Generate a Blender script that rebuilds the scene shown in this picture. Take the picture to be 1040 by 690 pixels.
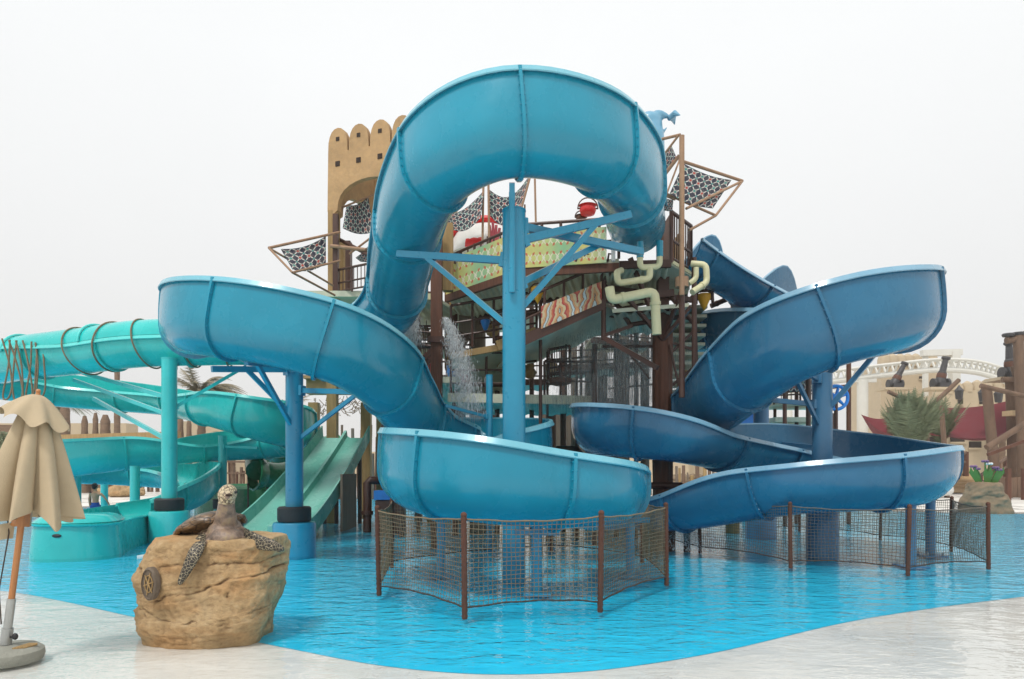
import bpy, math, random
from mathutils import Vector, Matrix, noise as mnoise
R = math.radians
sc = bpy.context.scene
for o in list(bpy.data.objects): bpy.data.objects.remove(o)

# ------------------------------------------------------------ camera, sky, sun, exposure
EYE = 1.65
FOC = 693.0                      # focal length in units of the 1040-wide photograph
HOR = 476.0
cam_d = bpy.data.cameras.new('camera'); cam = bpy.data.objects.new('camera', cam_d)
sc.collection.objects.link(cam); sc.camera = cam
cam.location = (0, 0, EYE); cam.rotation_euler = (R(90), 0, 0)
cam_d.sensor_width = 36; cam_d.lens = FOC / 1040 * 36
cam_d.shift_y = (HOR - 345) / 1040
cam_d.clip_start = 0.1; cam_d.clip_end = 2000

w = bpy.data.worlds.new('World'); sc.world = w; w.use_nodes = True
nt = w.node_tree; bg = nt.nodes['Background']
sky = nt.nodes.new('ShaderNodeTexSky'); sky.sky_type = 'NISHITA'; sky.sun_disc = False
SUN_EL, SUN_AZ = R(58), R(205)
sky.sun_elevation = SUN_EL; sky.sun_rotation = SUN_AZ; sky.dust_density = 4
mx = nt.nodes.new('ShaderNodeMix'); mx.data_type = 'RGBA'; mx.inputs[0].default_value = 0.93
# the overcast layer: thin bright cloud, a little warmer and duller towards the horizon
tc = nt.nodes.new('ShaderNodeTexCoord'); sep = nt.nodes.new('ShaderNodeSeparateXYZ')
rmp = nt.nodes.new('ShaderNodeValToRGB')
nt.links.new(tc.outputs['Generated'], sep.inputs[0]); nt.links.new(sep.outputs['Z'], rmp.inputs[0])
e = rmp.color_ramp.elements
e[0].position = 0.0; e[0].color = (0.80, 0.79, 0.775, 1); e[1].position = 0.5; e[1].color = (0.96, 0.972, 0.968, 1)
nz = nt.nodes.new('ShaderNodeTexNoise'); nz.inputs['Scale'].default_value = 1.6; nz.inputs['Detail'].default_value = 5
nt.links.new(tc.outputs['Generated'], nz.inputs['Vector'])
mr = nt.nodes.new('ShaderNodeMapRange'); mr.inputs[3].default_value = 8.0; mr.inputs[4].default_value = 9.1
nt.links.new(nz.outputs['Fac'], mr.inputs[0])
vm = nt.nodes.new('ShaderNodeVectorMath'); vm.operation = 'SCALE'
nt.links.new(rmp.outputs['Color'], vm.inputs[0]); nt.links.new(mr.outputs[0], vm.inputs['Scale'])
nt.links.new(sky.outputs[0], mx.inputs[6]); nt.links.new(vm.outputs[0], mx.inputs[7])
nt.links.new(mx.outputs[2], bg.inputs[0]); bg.inputs[1].default_value = 0.108

sd = bpy.data.lights.new('sun', 'SUN'); sun = bpy.data.objects.new('sun', sd); sc.collection.objects.link(sun)
sd.energy = 1.8; sd.angle = R(10); sd.color = (1, .96, .9)
_d = Vector((math.sin(SUN_AZ) * math.cos(SUN_EL), math.cos(SUN_AZ) * math.cos(SUN_EL), math.sin(SUN_EL)))
sun.rotation_euler = _d.to_track_quat('Z', 'Y').to_euler(); sun.location = _d * 60
vs = sc.view_settings; vs.view_transform = 'Standard'; vs.look = 'None'; vs.gamma = 1; vs.exposure = 0.22
sc.render.engine = 'CYCLES'
sc.cycles.max_bounces = 8; sc.cycles.transparent_max_bounces = 24; sc.cycles.caustics_reflective = False

# ------------------------------------------------------------ helpers
def V(px, py, Y):                      # where a point seen at (px,py) in the photo stands, at depth Y
    return Vector(((px - 520) * Y / FOC, Y, EYE + (HOR - py) * Y / FOC))
def G(px, py, z=0.0):                  # the same for a point on the ground
    Y = (EYE - z) * FOC / (py - HOR)
    return Vector(((px - 520) * Y / FOC, Y, z))

class E:                               # tiny expression wrapper round math nodes
    def __init__(s, nt, sock): s.nt = nt; s.s = sock
    def _m(s, op, *a):
        n = s.nt.nodes.new('ShaderNodeMath'); n.operation = op
        for i, x in enumerate((s,) + a):
            if isinstance(x, E): s.nt.links.new(x.s, n.inputs[i])
            else: n.inputs[i].default_value = x
        return E(s.nt, n.outputs[0])
    def __add__(s, o): return s._m('ADD', o)
    def __sub__(s, o): return s._m('SUBTRACT', o)
    def __mul__(s, o): return s._m('MULTIPLY', o)
    def lt(s, o): return s._m('LESS_THAN', o)
    def gt(s, o): return s._m('GREATER_THAN', o)
    def frac(s): return s._m('FRACT')
    def floor(s): return s._m('FLOOR')
    def abs(s): return s._m('ABSOLUTE')
    def sin(s): return s._m('SINE')
    def mx(s, o): return s._m('MAXIMUM', o)
    def mn(s, o): return s._m('MINIMUM', o)

def newmat(name):
    m = bpy.data.materials.new(name); m.use_nodes = True
    return m, m.node_tree, m.node_tree.nodes['Principled BSDF']
def rgbmix(nt, f, a, b):
    n = nt.nodes.new('ShaderNodeMix'); n.data_type = 'RGBA'
    for i, x in ((0, f), (6, a), (7, b)):
        if isinstance(x, E): nt.links.new(x.s, n.inputs[i])
        elif isinstance(x, bpy.types.NodeSocket): nt.links.new(x, n.inputs[i])
        elif i == 0: n.inputs[i].default_value = x
        else: n.inputs[i].default_value = (*x[:3], 1)
    return n.outputs[2]
def noise_node(nt, scale, detail=4, vec=None, rough=.55, dist=0):
    n = nt.nodes.new('ShaderNodeTexNoise'); n.inputs['Scale'].default_value = scale
    n.inputs['Detail'].default_value = detail; n.inputs['Roughness'].default_value = rough
    n.inputs['Distortion'].default_value = dist
    if vec: nt.links.new(vec, n.inputs['Vector'])
    return n.outputs['Fac']
def ocoord(nt, scale=(1, 1, 1), kind='Object'):
    t = nt.nodes.new('ShaderNodeTexCoord'); m = nt.nodes.new('ShaderNodeMapping')
    m.inputs['Scale'].default_value = scale; nt.links.new(t.outputs[kind], m.inputs[0]); return m.outputs[0]
def wcoord(nt, scale=(1, 1, 1)):
    t = nt.nodes.new('ShaderNodeNewGeometry'); m = nt.nodes.new('ShaderNodeMapping')
    m.inputs['Scale'].default_value = scale; nt.links.new(t.outputs['Position'], m.inputs[0]); return m.outputs[0]
def ramp(nt, fac, stops):
    r = nt.nodes.new('ShaderNodeValToRGB'); nt.links.new(fac.s if isinstance(fac, E) else fac, r.inputs[0])
    el = r.color_ramp.elements
    while len(el) < len(stops): el.new(.5)
    for x, (p, c) in zip(el, stops): x.position = p; x.color = (*((c,) * 3 if isinstance(c, (int, float)) else c), 1)
    return r.outputs[0]
def bump(nt, b, h, strength=.3, dist=.02):
    n = nt.nodes.new('ShaderNodeBump'); n.inputs['Strength'].default_value = strength
    n.inputs['Distance'].default_value = dist; nt.links.new(h, n.inputs['Height'])
    nt.links.new(n.outputs[0], b.inputs['Normal']); return n

def mat(name, col, rough=.6, var=.25, vscale=2.0, bumpS=0, bscale=20, metal=0, stretch=(1, 1, 1), col2=None, spec=.5, coat=0):
    """general purpose: base colour broken up by two scales of noise, roughness varied, optional bump"""
    m, nt, b = newmat(name)
    v = wcoord(nt, stretch)
    n1 = noise_node(nt, vscale, 6, v); n2 = noise_node(nt, vscale * 7, 5, v)
    d = tuple(c * (1 - var) for c in col[:3]) if col2 is None else col2
    l = tuple(min(1, c * (1 + var * .6)) for c in col[:3])
    c1 = ramp(nt, n1, [(.3, d), (.7, l)])
    c2 = ramp(nt, n2, [(.3, tuple(c * (1 - var * .5) for c in col[:3])), (.7, l)])
    nt.links.new(rgbmix(nt, .45, c1, c2), b.inputs['Base Color'])
    nt.links.new(ramp(nt, n2, [(.3, max(.02, rough - .1)), (.75, min(1, rough + .12))]), b.inputs['Roughness'])
    b.inputs['Metallic'].default_value = metal
    b.inputs['Specular IOR Level'].default_value = spec
    if coat: b.inputs['Coat Weight'].default_value = coat; b.inputs['Coat Roughness'].default_value = .12
    if bumpS: bump(nt, b, noise_node(nt, bscale, 6, v), bumpS, .02)
    return m

def gelcoat(name, col, fade):
    """fibreglass flume gel coat: glossy, faintly wavy, faded and streaked by weather"""
    m, nt, b = newmat(name)
    v = wcoord(nt); vs_ = wcoord(nt, (1, 1, .7))
    n1 = noise_node(nt, .7, 4, v); n2 = noise_node(nt, 2.6, 5, vs_, .55); n3 = noise_node(nt, 60, 3, v)
    c = ramp(nt, n1, [(.3, tuple(x * .84 for x in col)), (.72, tuple(min(1, x * 1.12) for x in col))])
    f = ramp(nt, n2, [(.5, 0), (.85, .28)])
    c = rgbmix(nt, f, c, fade)
    # thin scuffs
    sv = wcoord(nt, (1.2, 1.2, 16)); n4 = noise_node(nt, 3.5, 8, sv, .7, .6)
    c = rgbmix(nt, ramp(nt, n4, [(.68, 0), (.74, .22)]), c, tuple(min(1, x * 1.2 + .15) for x in fade))
    nt.links.new(c, b.inputs['Base Color'])
    nt.links.new(ramp(nt, n2, [(.3, .2), (.8, .36)]), b.inputs['Roughness'])
    b.inputs['Coat Weight'].default_value = .3; b.inputs['Coat Roughness'].default_value = .05; b.inputs['Specular IOR Level'].default_value = .38
    hn = noise_node(nt, 2.2, 2, v)
    bump(nt, b, hn, .18, .05)
    return m

def origin(o):
    v = Vector((0, 0, 0))
    while o is not None: v += o.location; o = o.parent
    return v

def tag(o, label=None, cat=None, group=None, kind=None):
    for k, x in (('label', label), ('category', cat), ('group', group), ('kind', kind)):
        if x: o[k] = x
    return o
def thing(name, label, cat, loc=(0, 0, 0), group=None):
    o = bpy.data.objects.new(name, None); sc.collection.objects.link(o); o.location = loc
    o.empty_display_size = .2
    return tag(o, label, cat, group)

class MB:
    def __init__(s): s.v = []; s.f = []; s.uv = None; s.sm = []
    def add(s, vs, fs, smooth=True):
        k = len(s.v); s.v += [tuple(x) for x in vs]; s.f += [tuple(i + k for i in f) for f in fs]
        s.sm += [smooth] * len(fs); return s
    def box(s, c, size, rz=0, M=None):
        hx, hy, hz = size[0] / 2, size[1] / 2, size[2] / 2
        M = M or Matrix.Rotation(rz, 3, 'Z'); c = Vector(c)
        vs = [c + M @ Vector((x * hx, y * hy, z * hz)) for x in (-1, 1) for y in (-1, 1) for z in (-1, 1)]
        return s.add(vs, [(0, 1, 3, 2), (4, 6, 7, 5), (0, 4, 5, 1), (2, 3, 7, 6), (0, 2, 6, 4), (1, 5, 7, 3)], False)
    def beam(s, p, q, w_, h_=None, up=(0, 0, 1)):
        p, q = Vector(p), Vector(q); h_ = h_ or w_; d = q - p
        if d.length < 1e-6: return s
        y = d.normalized(); u = Vector(up)
        if abs(y.dot(u)) > .98: u = Vector((0, 1, 0))
        x = y.cross(u).normalized(); z = x.cross(y)
        return s.box((p + q) / 2, (w_, d.length, h_), M=Matrix((x, y, z)).transposed())
    def tube(s, pts, r, n=8, caps=True, closed=False):
        pts = [Vector(p) for p in pts]; N = len(pts)
        rr = r if isinstance(r, (list, tuple)) else [r] * N
        vs = []; u = None
        for i, p in enumerate(pts):
            if closed: t = pts[(i + 1) % N] - pts[i - 1]
            else: t = pts[min(i + 1, N - 1)] - pts[max(i - 1, 0)]
            t = t.normalized() if t.length > 1e-9 else Vector((0, 0, 1))
            if u is None:
                u = t.cross(Vector((0, 0, 1)))
                if u.length < .05: u = t.cross(Vector((1, 0, 0)))
            u = (u - t * u.dot(t)).normalized(); w2 = t.cross(u)
            for k in range(n):
                a = 2 * math.pi * k / n
                vs.append(p + (u * math.cos(a) + w2 * math.sin(a)) * rr[i])
        fs = []
        for i in range(N if closed else N - 1):
            j = (i + 1) % N
            for k in range(n):
                k2 = (k + 1) % n; fs.append((i * n + k, i * n + k2, j * n + k2, j * n + k))
        s.add(vs, fs, True)
        if caps and not closed:
            k0 = len(s.v) - len(vs)
            s.f += [tuple(k0 + k for k in range(n))[::-1], tuple(k0 + (N - 1) * n + k for k in range(n))]; s.sm += [False, False]
        return s
    def cyl(s, p, q, r0, r1=None, n=16): return s.tube([p, q], [r0, r0 if r1 is None else r1], n)
    def lathe(s, prof, c=(0, 0, 0), n=24, M=None, fold=None):
        c = Vector(c); M = M or Matrix.Identity(3); vs = []
        for (r, z) in prof:
            for k in range(n):
                a = 2 * math.pi * k / n; q = r * (fold(a, z) if fold else 1)
                vs.append(c + M @ Vector((q * math.cos(a), q * math.sin(a), z)))
        fs = [(i * n + k, i * n + (k + 1) % n, (i + 1) * n + (k + 1) % n, (i + 1) * n + k) for i in range(len(prof) - 1) for k in range(n)]
        s.add(vs, fs, True)
        k0 = len(s.v) - len(vs)
        if prof[0][0] > 1e-4: s.f.append(tuple(k0 + k for k in range(n))[::-1]); s.sm.append(False)
        if prof[-1][0] > 1e-4: s.f.append(tuple(k0 + (len(prof) - 1) * n + k for k in range(n))); s.sm.append(False)
        return s
    def ell(s, c, rad, nu=16, nv=10, M=None):
        c = Vector(c); M = M or Matrix.Identity(3)
        rx, ry, rz = rad if isinstance(rad, (tuple, list)) else (rad,) * 3
        vs = [c + M @ Vector((0, 0, -rz))]
        for i in range(1, nv):
            t = -math.pi / 2 + math.pi * i / nv
            for k in range(nu):
                a = 2 * math.pi * k / nu
                vs.append(c + M @ Vector((rx * math.cos(t) * math.cos(a), ry * math.cos(t) * math.sin(a), rz * math.sin(t))))
        vs.append(c + M @ Vector((0, 0, rz)))
        fs = [(0, 1 + (k + 1) % nu, 1 + k) for k in range(nu)]
        for i in range(nv - 2):
            for k in range(nu):
                a, b = 1 + i * nu + k, 1 + i * nu + (k + 1) % nu
                fs.append((a, b, b + nu, a + nu))
        L = len(vs) - 1; o = 1 + (nv - 2) * nu
        fs += [(L, o + k, o + (k + 1) % nu) for k in range(nu)]
        return s.add(vs, fs, True)
    def grid(s, fn, nu, nv, smooth=True, uv=True, thick=0):
        vs = [fn(i / nu, j / nv) for j in range(nv + 1) for i in range(nu + 1)]
        fs = [(j * (nu + 1) + i, j * (nu + 1) + i + 1, (j + 1) * (nu + 1) + i + 1, (j + 1) * (nu + 1) + i) for j in range(nv) for i in range(nu)]
        if uv:
            if s.uv is None: s.uv = {}
            k = len(s.v)
            for j in range(nv + 1):
                for i in range(nu + 1): s.uv[k + j * (nu + 1) + i] = (i / nu, j / nv)
        return s.add(vs, fs, smooth)
    def slab(s, poly, z0, z1):                   # extruded polygon, poly of (x,y)
        n = len(poly)
        vs = [(p[0], p[1], z0) for p in poly] + [(p[0], p[1], z1) for p in poly]
        fs = [tuple(range(n))[::-1], tuple(range(n, 2 * n))] + [(i, (i + 1) % n, n + (i + 1) % n, n + i) for i in range(n)]
        return s.add(vs, fs, False)
    def build(s, name, m, parent=None, org=None, sharp=35, weld=False):
        me = bpy.data.meshes.new(name)
        if parent is not None: o0 = origin(parent)
        elif org is not None: o0 = Vector(org)
        elif s.v:
            xs = [v[0] for v in s.v]; ys = [v[1] for v in s.v]; zs = [v[2] for v in s.v]
            o0 = Vector(((min(xs) + max(xs)) / 2, (min(ys) + max(ys)) / 2, min(zs)))
        me.from_pydata([(v[0] - o0.x, v[1] - o0.y, v[2] - o0.z) for v in s.v], [], s.f)
        me.polygons.foreach_set('use_smooth', s.sm)
        if s.uv:
            ul = me.uv_layers.new(name='uv')
            for lp in me.loops: ul.data[lp.index].uv = s.uv.get(lp.vertex_index, (0, 0))
        if sharp: me.set_sharp_from_angle(angle=R(sharp))
        for x in (m if isinstance(m, (list, tuple)) else [m]): me.materials.append(x)
        me.update()
        o = bpy.data.objects.new(name, me); sc.collection.objects.link(o)
        if parent is not None: o.parent = parent
        else: o.location = o0
        return o

def remesh(mb, name, m, voxel, parent=None, org=None, smooth=3, disp=None, matfn=None):
    """fuse overlapping primitives into one continuous skin"""
    o = mb.build(name, m, parent, org, sharp=0)
    md = o.modifiers.new('r', 'REMESH'); md.mode = 'VOXEL'; md.voxel_size = voxel; md.use_smooth_shade = True
    if smooth:
        s_ = o.modifiers.new('s', 'SMOOTH'); s_.iterations = smooth; s_.factor = .5
    dg = bpy.context.evaluated_depsgraph_get(); me = bpy.data.meshes.new_from_object(o.evaluated_get(dg))
    o.modifiers.clear(); old = o.data; o.data = me; bpy.data.meshes.remove(old); me.name = name
    if not me.materials:
        for x in (m if isinstance(m, (list, tuple)) else [m]): me.materials.append(x)
    if disp:
        me.update(); nn = [v.normal.copy() for v in me.vertices]; oo = origin(o)
        for v, q in zip(me.vertices, nn): v.co += q * disp(v.co + oo)
    if matfn:
        oo = origin(o)
        for p in me.polygons: p.material_index = matfn(p.center + oo, p.normal)
    me.update(); return o

def catmull(P, k=8):
    out = []; n = len(P)
    for i in range(n - 1):
        p0, p1, p2, p3 = P[max(i - 1, 0)], P[i], P[i + 1], P[min(i + 2, n - 1)]
        for j in range(k):
            t = j / k
            out.append([.5 * (2 * b + (c - a) * t + (2 * a - 5 * b + 4 * c - d) * t * t + (3 * b - a - 3 * c + d) * t ** 3) for a, b, c, d in zip(p0, p1, p2, p3)])
    out.append(list(P[-1])); return out
# ------------------------------------------------------------ water-slide flumes
def section(r, H, side, n=12):
    """one half of the trough, from the bottom to the rim: quarter circle then a wall that leans in a touch"""
    La = r * math.pi / 2
    L = r * math.acos(max(-1, min(1, 1 - H / r))) if H < r else La + (H - r)
    out = []
    for i in range(n + 1):
        q = L * i / n
        if q <= La: a = q / r; out.append((side * r * math.sin(a), r * (1 - math.cos(a))))
        else:
            t = (q - La) / r; out.append((side * r * (1 - .06 * t * t), r + (q - La)))
    return out
def flume(name, label, cat, pts, r, mt, mrim, joint=1.9, bolts=True, group=None, capstart=False, rimw=.085, joff=0.4, hood=None):
    P = catmull(pts, 8)
    root = thing(name, label, cat, (P[len(P) // 2][0], P[len(P) // 2][1], 0), group)
    fr = []
    for i, p in enumerate(P):
        a, b = P[max(i - 1, 0)], P[min(i + 1, len(P) - 1)]
        T = Vector(b[:3]) - Vector(a[:3]); T.normalize()
        Rt = Vector((T.y, -T.x, 0)).normalized(); U = Rt.cross(T).normalized()
        fr.append((Vector(p[:3]), T, Rt, U, max(.08, p[3]), max(.08, p[4])))
    def ring(i, off=0.0):
        c, T, Rt, U, hL, hR = fr[i]
        pr = section(r + off, hL + off * .0 + off, -1)[::-1] + section(r + off, hR + off, 1)[1:]
        return [c + Rt * u + U * (v - off) for (u, v) in pr]
    n = len(ring(0)); N = len(fr); th = .03
    tr = MB(); vs = []
    for i in range(N): vs += ring(i, 0) 
    for i in range(N): vs += ring(i, -th)
    o = N * n; fs = []
    for i in range(N - 1):
        for k in range(n - 1):
            a = i * n + k
            fs.append((a, a + n, a + n + 1, a + 1)); fs.append((o + a, o + a + 1, o + a + n + 1, o + a + n))
        for k in (0, n - 1):
            a = i * n + k; fs.append((a, o + a, o + a + n, a + n) if k == 0 else (a, a + n, o + a + n, o + a))
    for i in (0, N - 1):
        for k in range(n - 1):
            a = i * n + k; fs.append((a, a + 1, o + a + 1, o + a) if i == 0 else (a, o + a, o + a + 1, a + 1))
    tr.add(vs, fs, True)
    if capstart:
        q = ring(0, -th * .5); tr.add(q, [tuple(range(n))], False)
        q2 = [v - fr[0][1] * .02 for v in q]; tr.add(q2, [tuple(range(n))[::-1]], False)
    tr.build('trough', mt, root, sharp=50)
    for side, nm in ((-1, 0), (1, 1)):
        m = MB(); vs = []; fs = []
        for i in range(N):
            c, T, Rt, U, hL, hR = fr[i]
            e_ = ring(i)[0 if side < 0 else -1]; O = Rt * side
            vs += [e_ - O * .035 + U * .02, e_ + O * rimw * .35 + U * .02, e_ + O * rimw * .8 - U * .055, e_ + O * rimw * .7 - U * .07, e_ + O * .004 - U * .05, e_ - O * .035 - U * .01]
        k_ = 6
        for i in range(N - 1):
            for k in range(k_):
                a, b = i * k_ + k, i * k_ + (k + 1) % k_
                fs.append((a, a + k_, b + k_, b) if side > 0 else (a, b, b + k_, a + k_))
        fs += [tuple(range(k_)), tuple((N - 1) * k_ + k for k in range(k_))]
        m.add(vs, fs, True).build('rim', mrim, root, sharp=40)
    # joint flanges with bolt heads
    s_ = 0; nxt = joff
    for i in range(1, N):
        s_ += (fr[i][0] - fr[i - 1][0]).length
        if s_ < nxt or i > N - 3: continue
        nxt += joint
        c, T, Rt, U, hL, hR = fr[i]; m = MB()
        a0 = ring(i, .001); a1 = ring(i, .055)
        vs = [p - T * .028 for p in a0] + [p - T * .022 for p in a1] + [p + T * .022 for p in a1] + [p + T * .028 for p in a0]
        fs = []
        for j in range(3):
            for k in range(n - 1):
                a = j * n + k; fs.append((a, a + 1, a + n + 1, a + n))
        m.add(vs, fs, True)
        if bolts:
            bm = m
            for k in range(1, n - 1):
                d = (a1[k] - a0[k]).normalized(); p = a0[k] + d * .03
                bm.cyl(p - T * .04, p + T * .04, .012, n=6)
        m.build('joint_flange', mt, root, sharp=40)
    if hood:
        m = MB(); vs = []; fs = []
        for i in range(hood[0], hood[1]):
            c, T, Rt, U, hL, hR = fr[i]
            for k in range(13):
                a = math.pi * k / 12; vs.append(c + U * (min(hL, hR) + .03) + Rt * (r + .02) * math.cos(a) + U * (r * .86) * math.sin(a))
        for i in range(hood[1] - hood[0] - 1):
            for k in range(12): fs.append((i * 13 + k, i * 13 + k + 1, i * 13 + k + 14, i * 13 + k + 13))
        m.add(vs, fs, True).build('hood', mt, root)
        for i in range(hood[0], hood[1], 9):
            c, T, Rt, U, hL, hR = fr[i]
            pp = [c + U * (min(hL, hR) + .03) + Rt * (r + .05) * math.cos(math.pi * k / 16) + U * (r * .86 + .03) * math.sin(math.pi * k / 16) for k in range(17)]
            MB().tube(pp, .03, 6).build('hood_flange', mrim, root)
    return root

M = {}
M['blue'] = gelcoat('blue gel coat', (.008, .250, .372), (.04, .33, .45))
M['blue_rim'] = gelcoat('sky-lit blue rim gel coat', (.16, .46, .57), (.3, .6, .68))  # lighter than the trough: sky reflection on the lip put into the colour
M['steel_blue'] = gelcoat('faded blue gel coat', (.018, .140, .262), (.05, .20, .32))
M['steel_rim'] = gelcoat('sky-lit greyer blue rim', (.19, .38, .52), (.34, .52, .62))  # pale tint paints in the sky caught by the rim
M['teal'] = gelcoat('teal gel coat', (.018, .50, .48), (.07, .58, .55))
M['teal_rim'] = gelcoat('sky-lit teal rim', (.08, .60, .57), (.2, .68, .64))  # same rim brightening by the sky, painted into the teal
M['bolt'] = mat('bolt zinc', (.32, .38, .4), .45, metal=.6)
M['blue_paint'] = mat('blue steel paint', (.010, .26, .42), .35, .15, 1.2, coat=.3)
M['grey_blue_paint'] = mat('grey blue steel paint', (.045, .17, .31), .4, .15, 1.2, coat=.2)
M['teal_paint'] = mat('teal steel paint', (.02, .50, .50), .35, .15, 1.2, coat=.3)
M['black'] = mat('black rubber', (.02, .02, .022), .6)

def lerpv(a, b, t): return a + (b - a) * t
A = [ # X, Y, Zbottom, height left, height right
 (2.45,13.35,5.84,.85,.8),(2.28,12.75,5.84,.95,.8),(2.15,12.1,5.84,1.05,.75),(1.84,11.1,5.83,1.2,.65),(1.08,10.0,5.8,1.22,.6),(0,9.55,5.75,1.22,.55),(-.92,10.02,5.6,1.2,.58),
 (-1.55,11.05,5.3,1.12,.6),(-2.0,12.4,4.8,.98,.65),(-2.4,13.7,4.36,.85,.85),(-3.1,14.6,4.2,.75,1.05),(-4.1,14.9,4.05,.62,1.15),(-5.2,14.3,3.92,.6,1.2),
 (-5.93,13.0,3.78,.6,1.2),(-5.45,11.88,3.62,.6,1.22),(-4.4,11.42,3.43,.6,1.24),(-3.2,11.47,3.14,.6,1.24),(-2.45,12.1,2.75,.65,1.2),(-2.1,13.0,2.3,.7,1.05),
 (-1.8,14.2,1.92,.85,.9),(-.9,15.0,1.75,1.05,.75),(0,14.7,1.65,1.1,.6),(.28,13.8,1.5,1.1,.6),(0,13.1,1.4,1.0,.7),(-.75,12.6,1.3,.8,.9),
 (-1.3,11.7,1.2,.65,1.1),(-1.47,10.5,1.1,.6,1.15),(-1.15,9.34,1.02,.6,1.15),(-.43,8.82,.95,.6,1.1),(.43,8.82,.88,.6,.98),(1.16,9.3,.84,.6,.88),
 (1.46,10.2,.78,.6,.8),(1.35,11.3,.62,.6,.7)]
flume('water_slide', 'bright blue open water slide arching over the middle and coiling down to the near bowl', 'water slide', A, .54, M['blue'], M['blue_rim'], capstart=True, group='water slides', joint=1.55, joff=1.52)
B = [(3.45,14.2,5.66,.6,.6),(4.0,14.5,5.58,.62,.45),(4.7,14.95,5.46,1.5,.36),(5.6,15.6,5.22,.5,.4),(7.1,16.7,5.0,1.75,.4),(8.3,18.2,4.75,.6,1.1),(7.9,19.8,4.7,.6,1.1),(6.6,20.3,4.65,.6,1.1),(5.3,19.4,4.6,.6,1.1),
 (4.75,17.6,4.5,.6,.9),(5.2,15.9,4.38,.6,.9),(6.0,14.3,4.2,.8,.7),(6.75,13.3,4.02,1.2,.6),(6.95,12.3,3.82,1.28,.6),(6.4,11.4,3.58,1.3,.6),(5.4,11.0,3.33,1.3,.6),(4.6,11.3,3.0,1.28,.6),
 (4.2,12.3,2.65,1.15,.65),(4.0,13.6,2.3,1.0,.8),(3.7,15.0,2.1,.8,1.0),(2.6,15.5,1.98,.65,1.1),(1.88,14.4,1.92,.6,1.08),(2.15,13.35,1.87,.6,1.0),(3.0,13.0,1.78,.65,.85),
 (3.8,13.2,1.66,.85,.62),(4.8,13.9,1.53,1.05,.6),(6.0,14.45,1.42,1.2,.55),(7.15,14.2,1.3,1.1,.5),(7.68,13.1,1.2,.9,.5),(7.1,12.0,1.02,1.0,.5),(6.1,11.55,.94,.93,.5),(5.0,11.8,.86,.87,.5),(4.15,12.45,.66,.9,.5),(3.4,13.3,.44,.72,.45),(2.8,14.2,.34,.56,.4)]
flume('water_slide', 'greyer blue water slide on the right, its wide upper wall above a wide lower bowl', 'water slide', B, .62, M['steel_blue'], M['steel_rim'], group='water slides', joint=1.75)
T = [(-3.6,18.6,4.5,.62,.62),(-5.4,17.1,4.25,.62,.62),(-7,16.5,4.15,.62,.62),(-9,16.5,4.1,.62,.62),(-10.8,17.0,4.0,.62,.62),(-13.0,17.7,3.9,.8,.6),(-15.1,19.2,3.75,1.0,.6),(-14.4,21.4,3.6,1.1,.6),
 (-11.2,21.6,3.35,.9,.6),(-9.5,20.3,3.05,.7,.75),(-8.0,19.0,2.7,.6,1.05),(-6.95,18.7,2.4,.6,1.15),(-6.35,19.7,2.2,.6,1.2),(-6.7,21.0,2.05,.6,1.15),(-7.9,21.7,1.95,.7,1.05),(-9.5,21.0,1.85,.5,.85),(-10.9,20.0,1.65,.9,.6),
 (-12.1,19.2,1.45,1.0,.6),(-13.3,19.6,1.3,1.1,.6),(-13.9,21.0,1.2,1.1,.6),(-12.8,22.3,1.1,1.1,.6),(-11.2,22.0,1.0,.8,.6),(-9.8,20.7,.9,.95,.5),(-8.9,19.4,.72,1.05,.5),(-8.75,18.1,.48,.9,.45),(-9.2,16.7,.28,.6,.5)]
flume('water_slide', 'teal water slide bound with rope, coiling down on the left', 'water slide', T, .55, M['teal'], M['teal_rim'], group='water slides', joint=2.1, hood=(2, 44))
# ------------------------------------------------------------ ground, pool floor, water
def cr2(pts, k=6): return [Vector(p) for p in catmull([tuple(q) for q in pts], k)]
m, nt, b = newmat('wet pale resin deck')
v = wcoord(nt); n1 = noise_node(nt, .6, 6, v); n2 = noise_node(nt, 9, 6, v); n3 = noise_node(nt, 220, 3, v)
c = rgbmix(nt, .5, ramp(nt, n1, [(.35, (.74, .715, .665)), (.7, (.82, .795, .745))]), ramp(nt, n2, [(.3, (.71, .685, .64)), (.7, (.84, .82, .775))]))
c = rgbmix(nt, ramp(nt, n3, [(.5, 0), (.62, .25)]), c, (.40, .39, .36))
nt.links.new(c, b.inputs['Base Color']); nt.links.new(ramp(nt, n1, [(.42, .25), (.6, .6)]), b.inputs['Roughness'])
bump(nt, b, n3, .25, .004); M['deck'] = m
m, nt, b = newmat('sky blue pool paint')
v = wcoord(nt); n1 = noise_node(nt, .5, 5, v); n2 = noise_node(nt, 6, 6, v); n3 = noise_node(nt, 1.6, 7, v, .7)
c = rgbmix(nt, .5, ramp(nt, n1, [(.3, (.0, .50, .80)), (.7, (.002, .60, .88))]), ramp(nt, n2, [(.3, (.0, .50, .80)), (.75, (.02, .63, .88))]))
c = rgbmix(nt, ramp(nt, n3, [(.6, 0), (.74, .35)]), c, (.12, .60, .78))
nt.links.new(c, b.inputs['Base Color']); b.inputs['Roughness'].default_value = .6; M['pool'] = m

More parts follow.
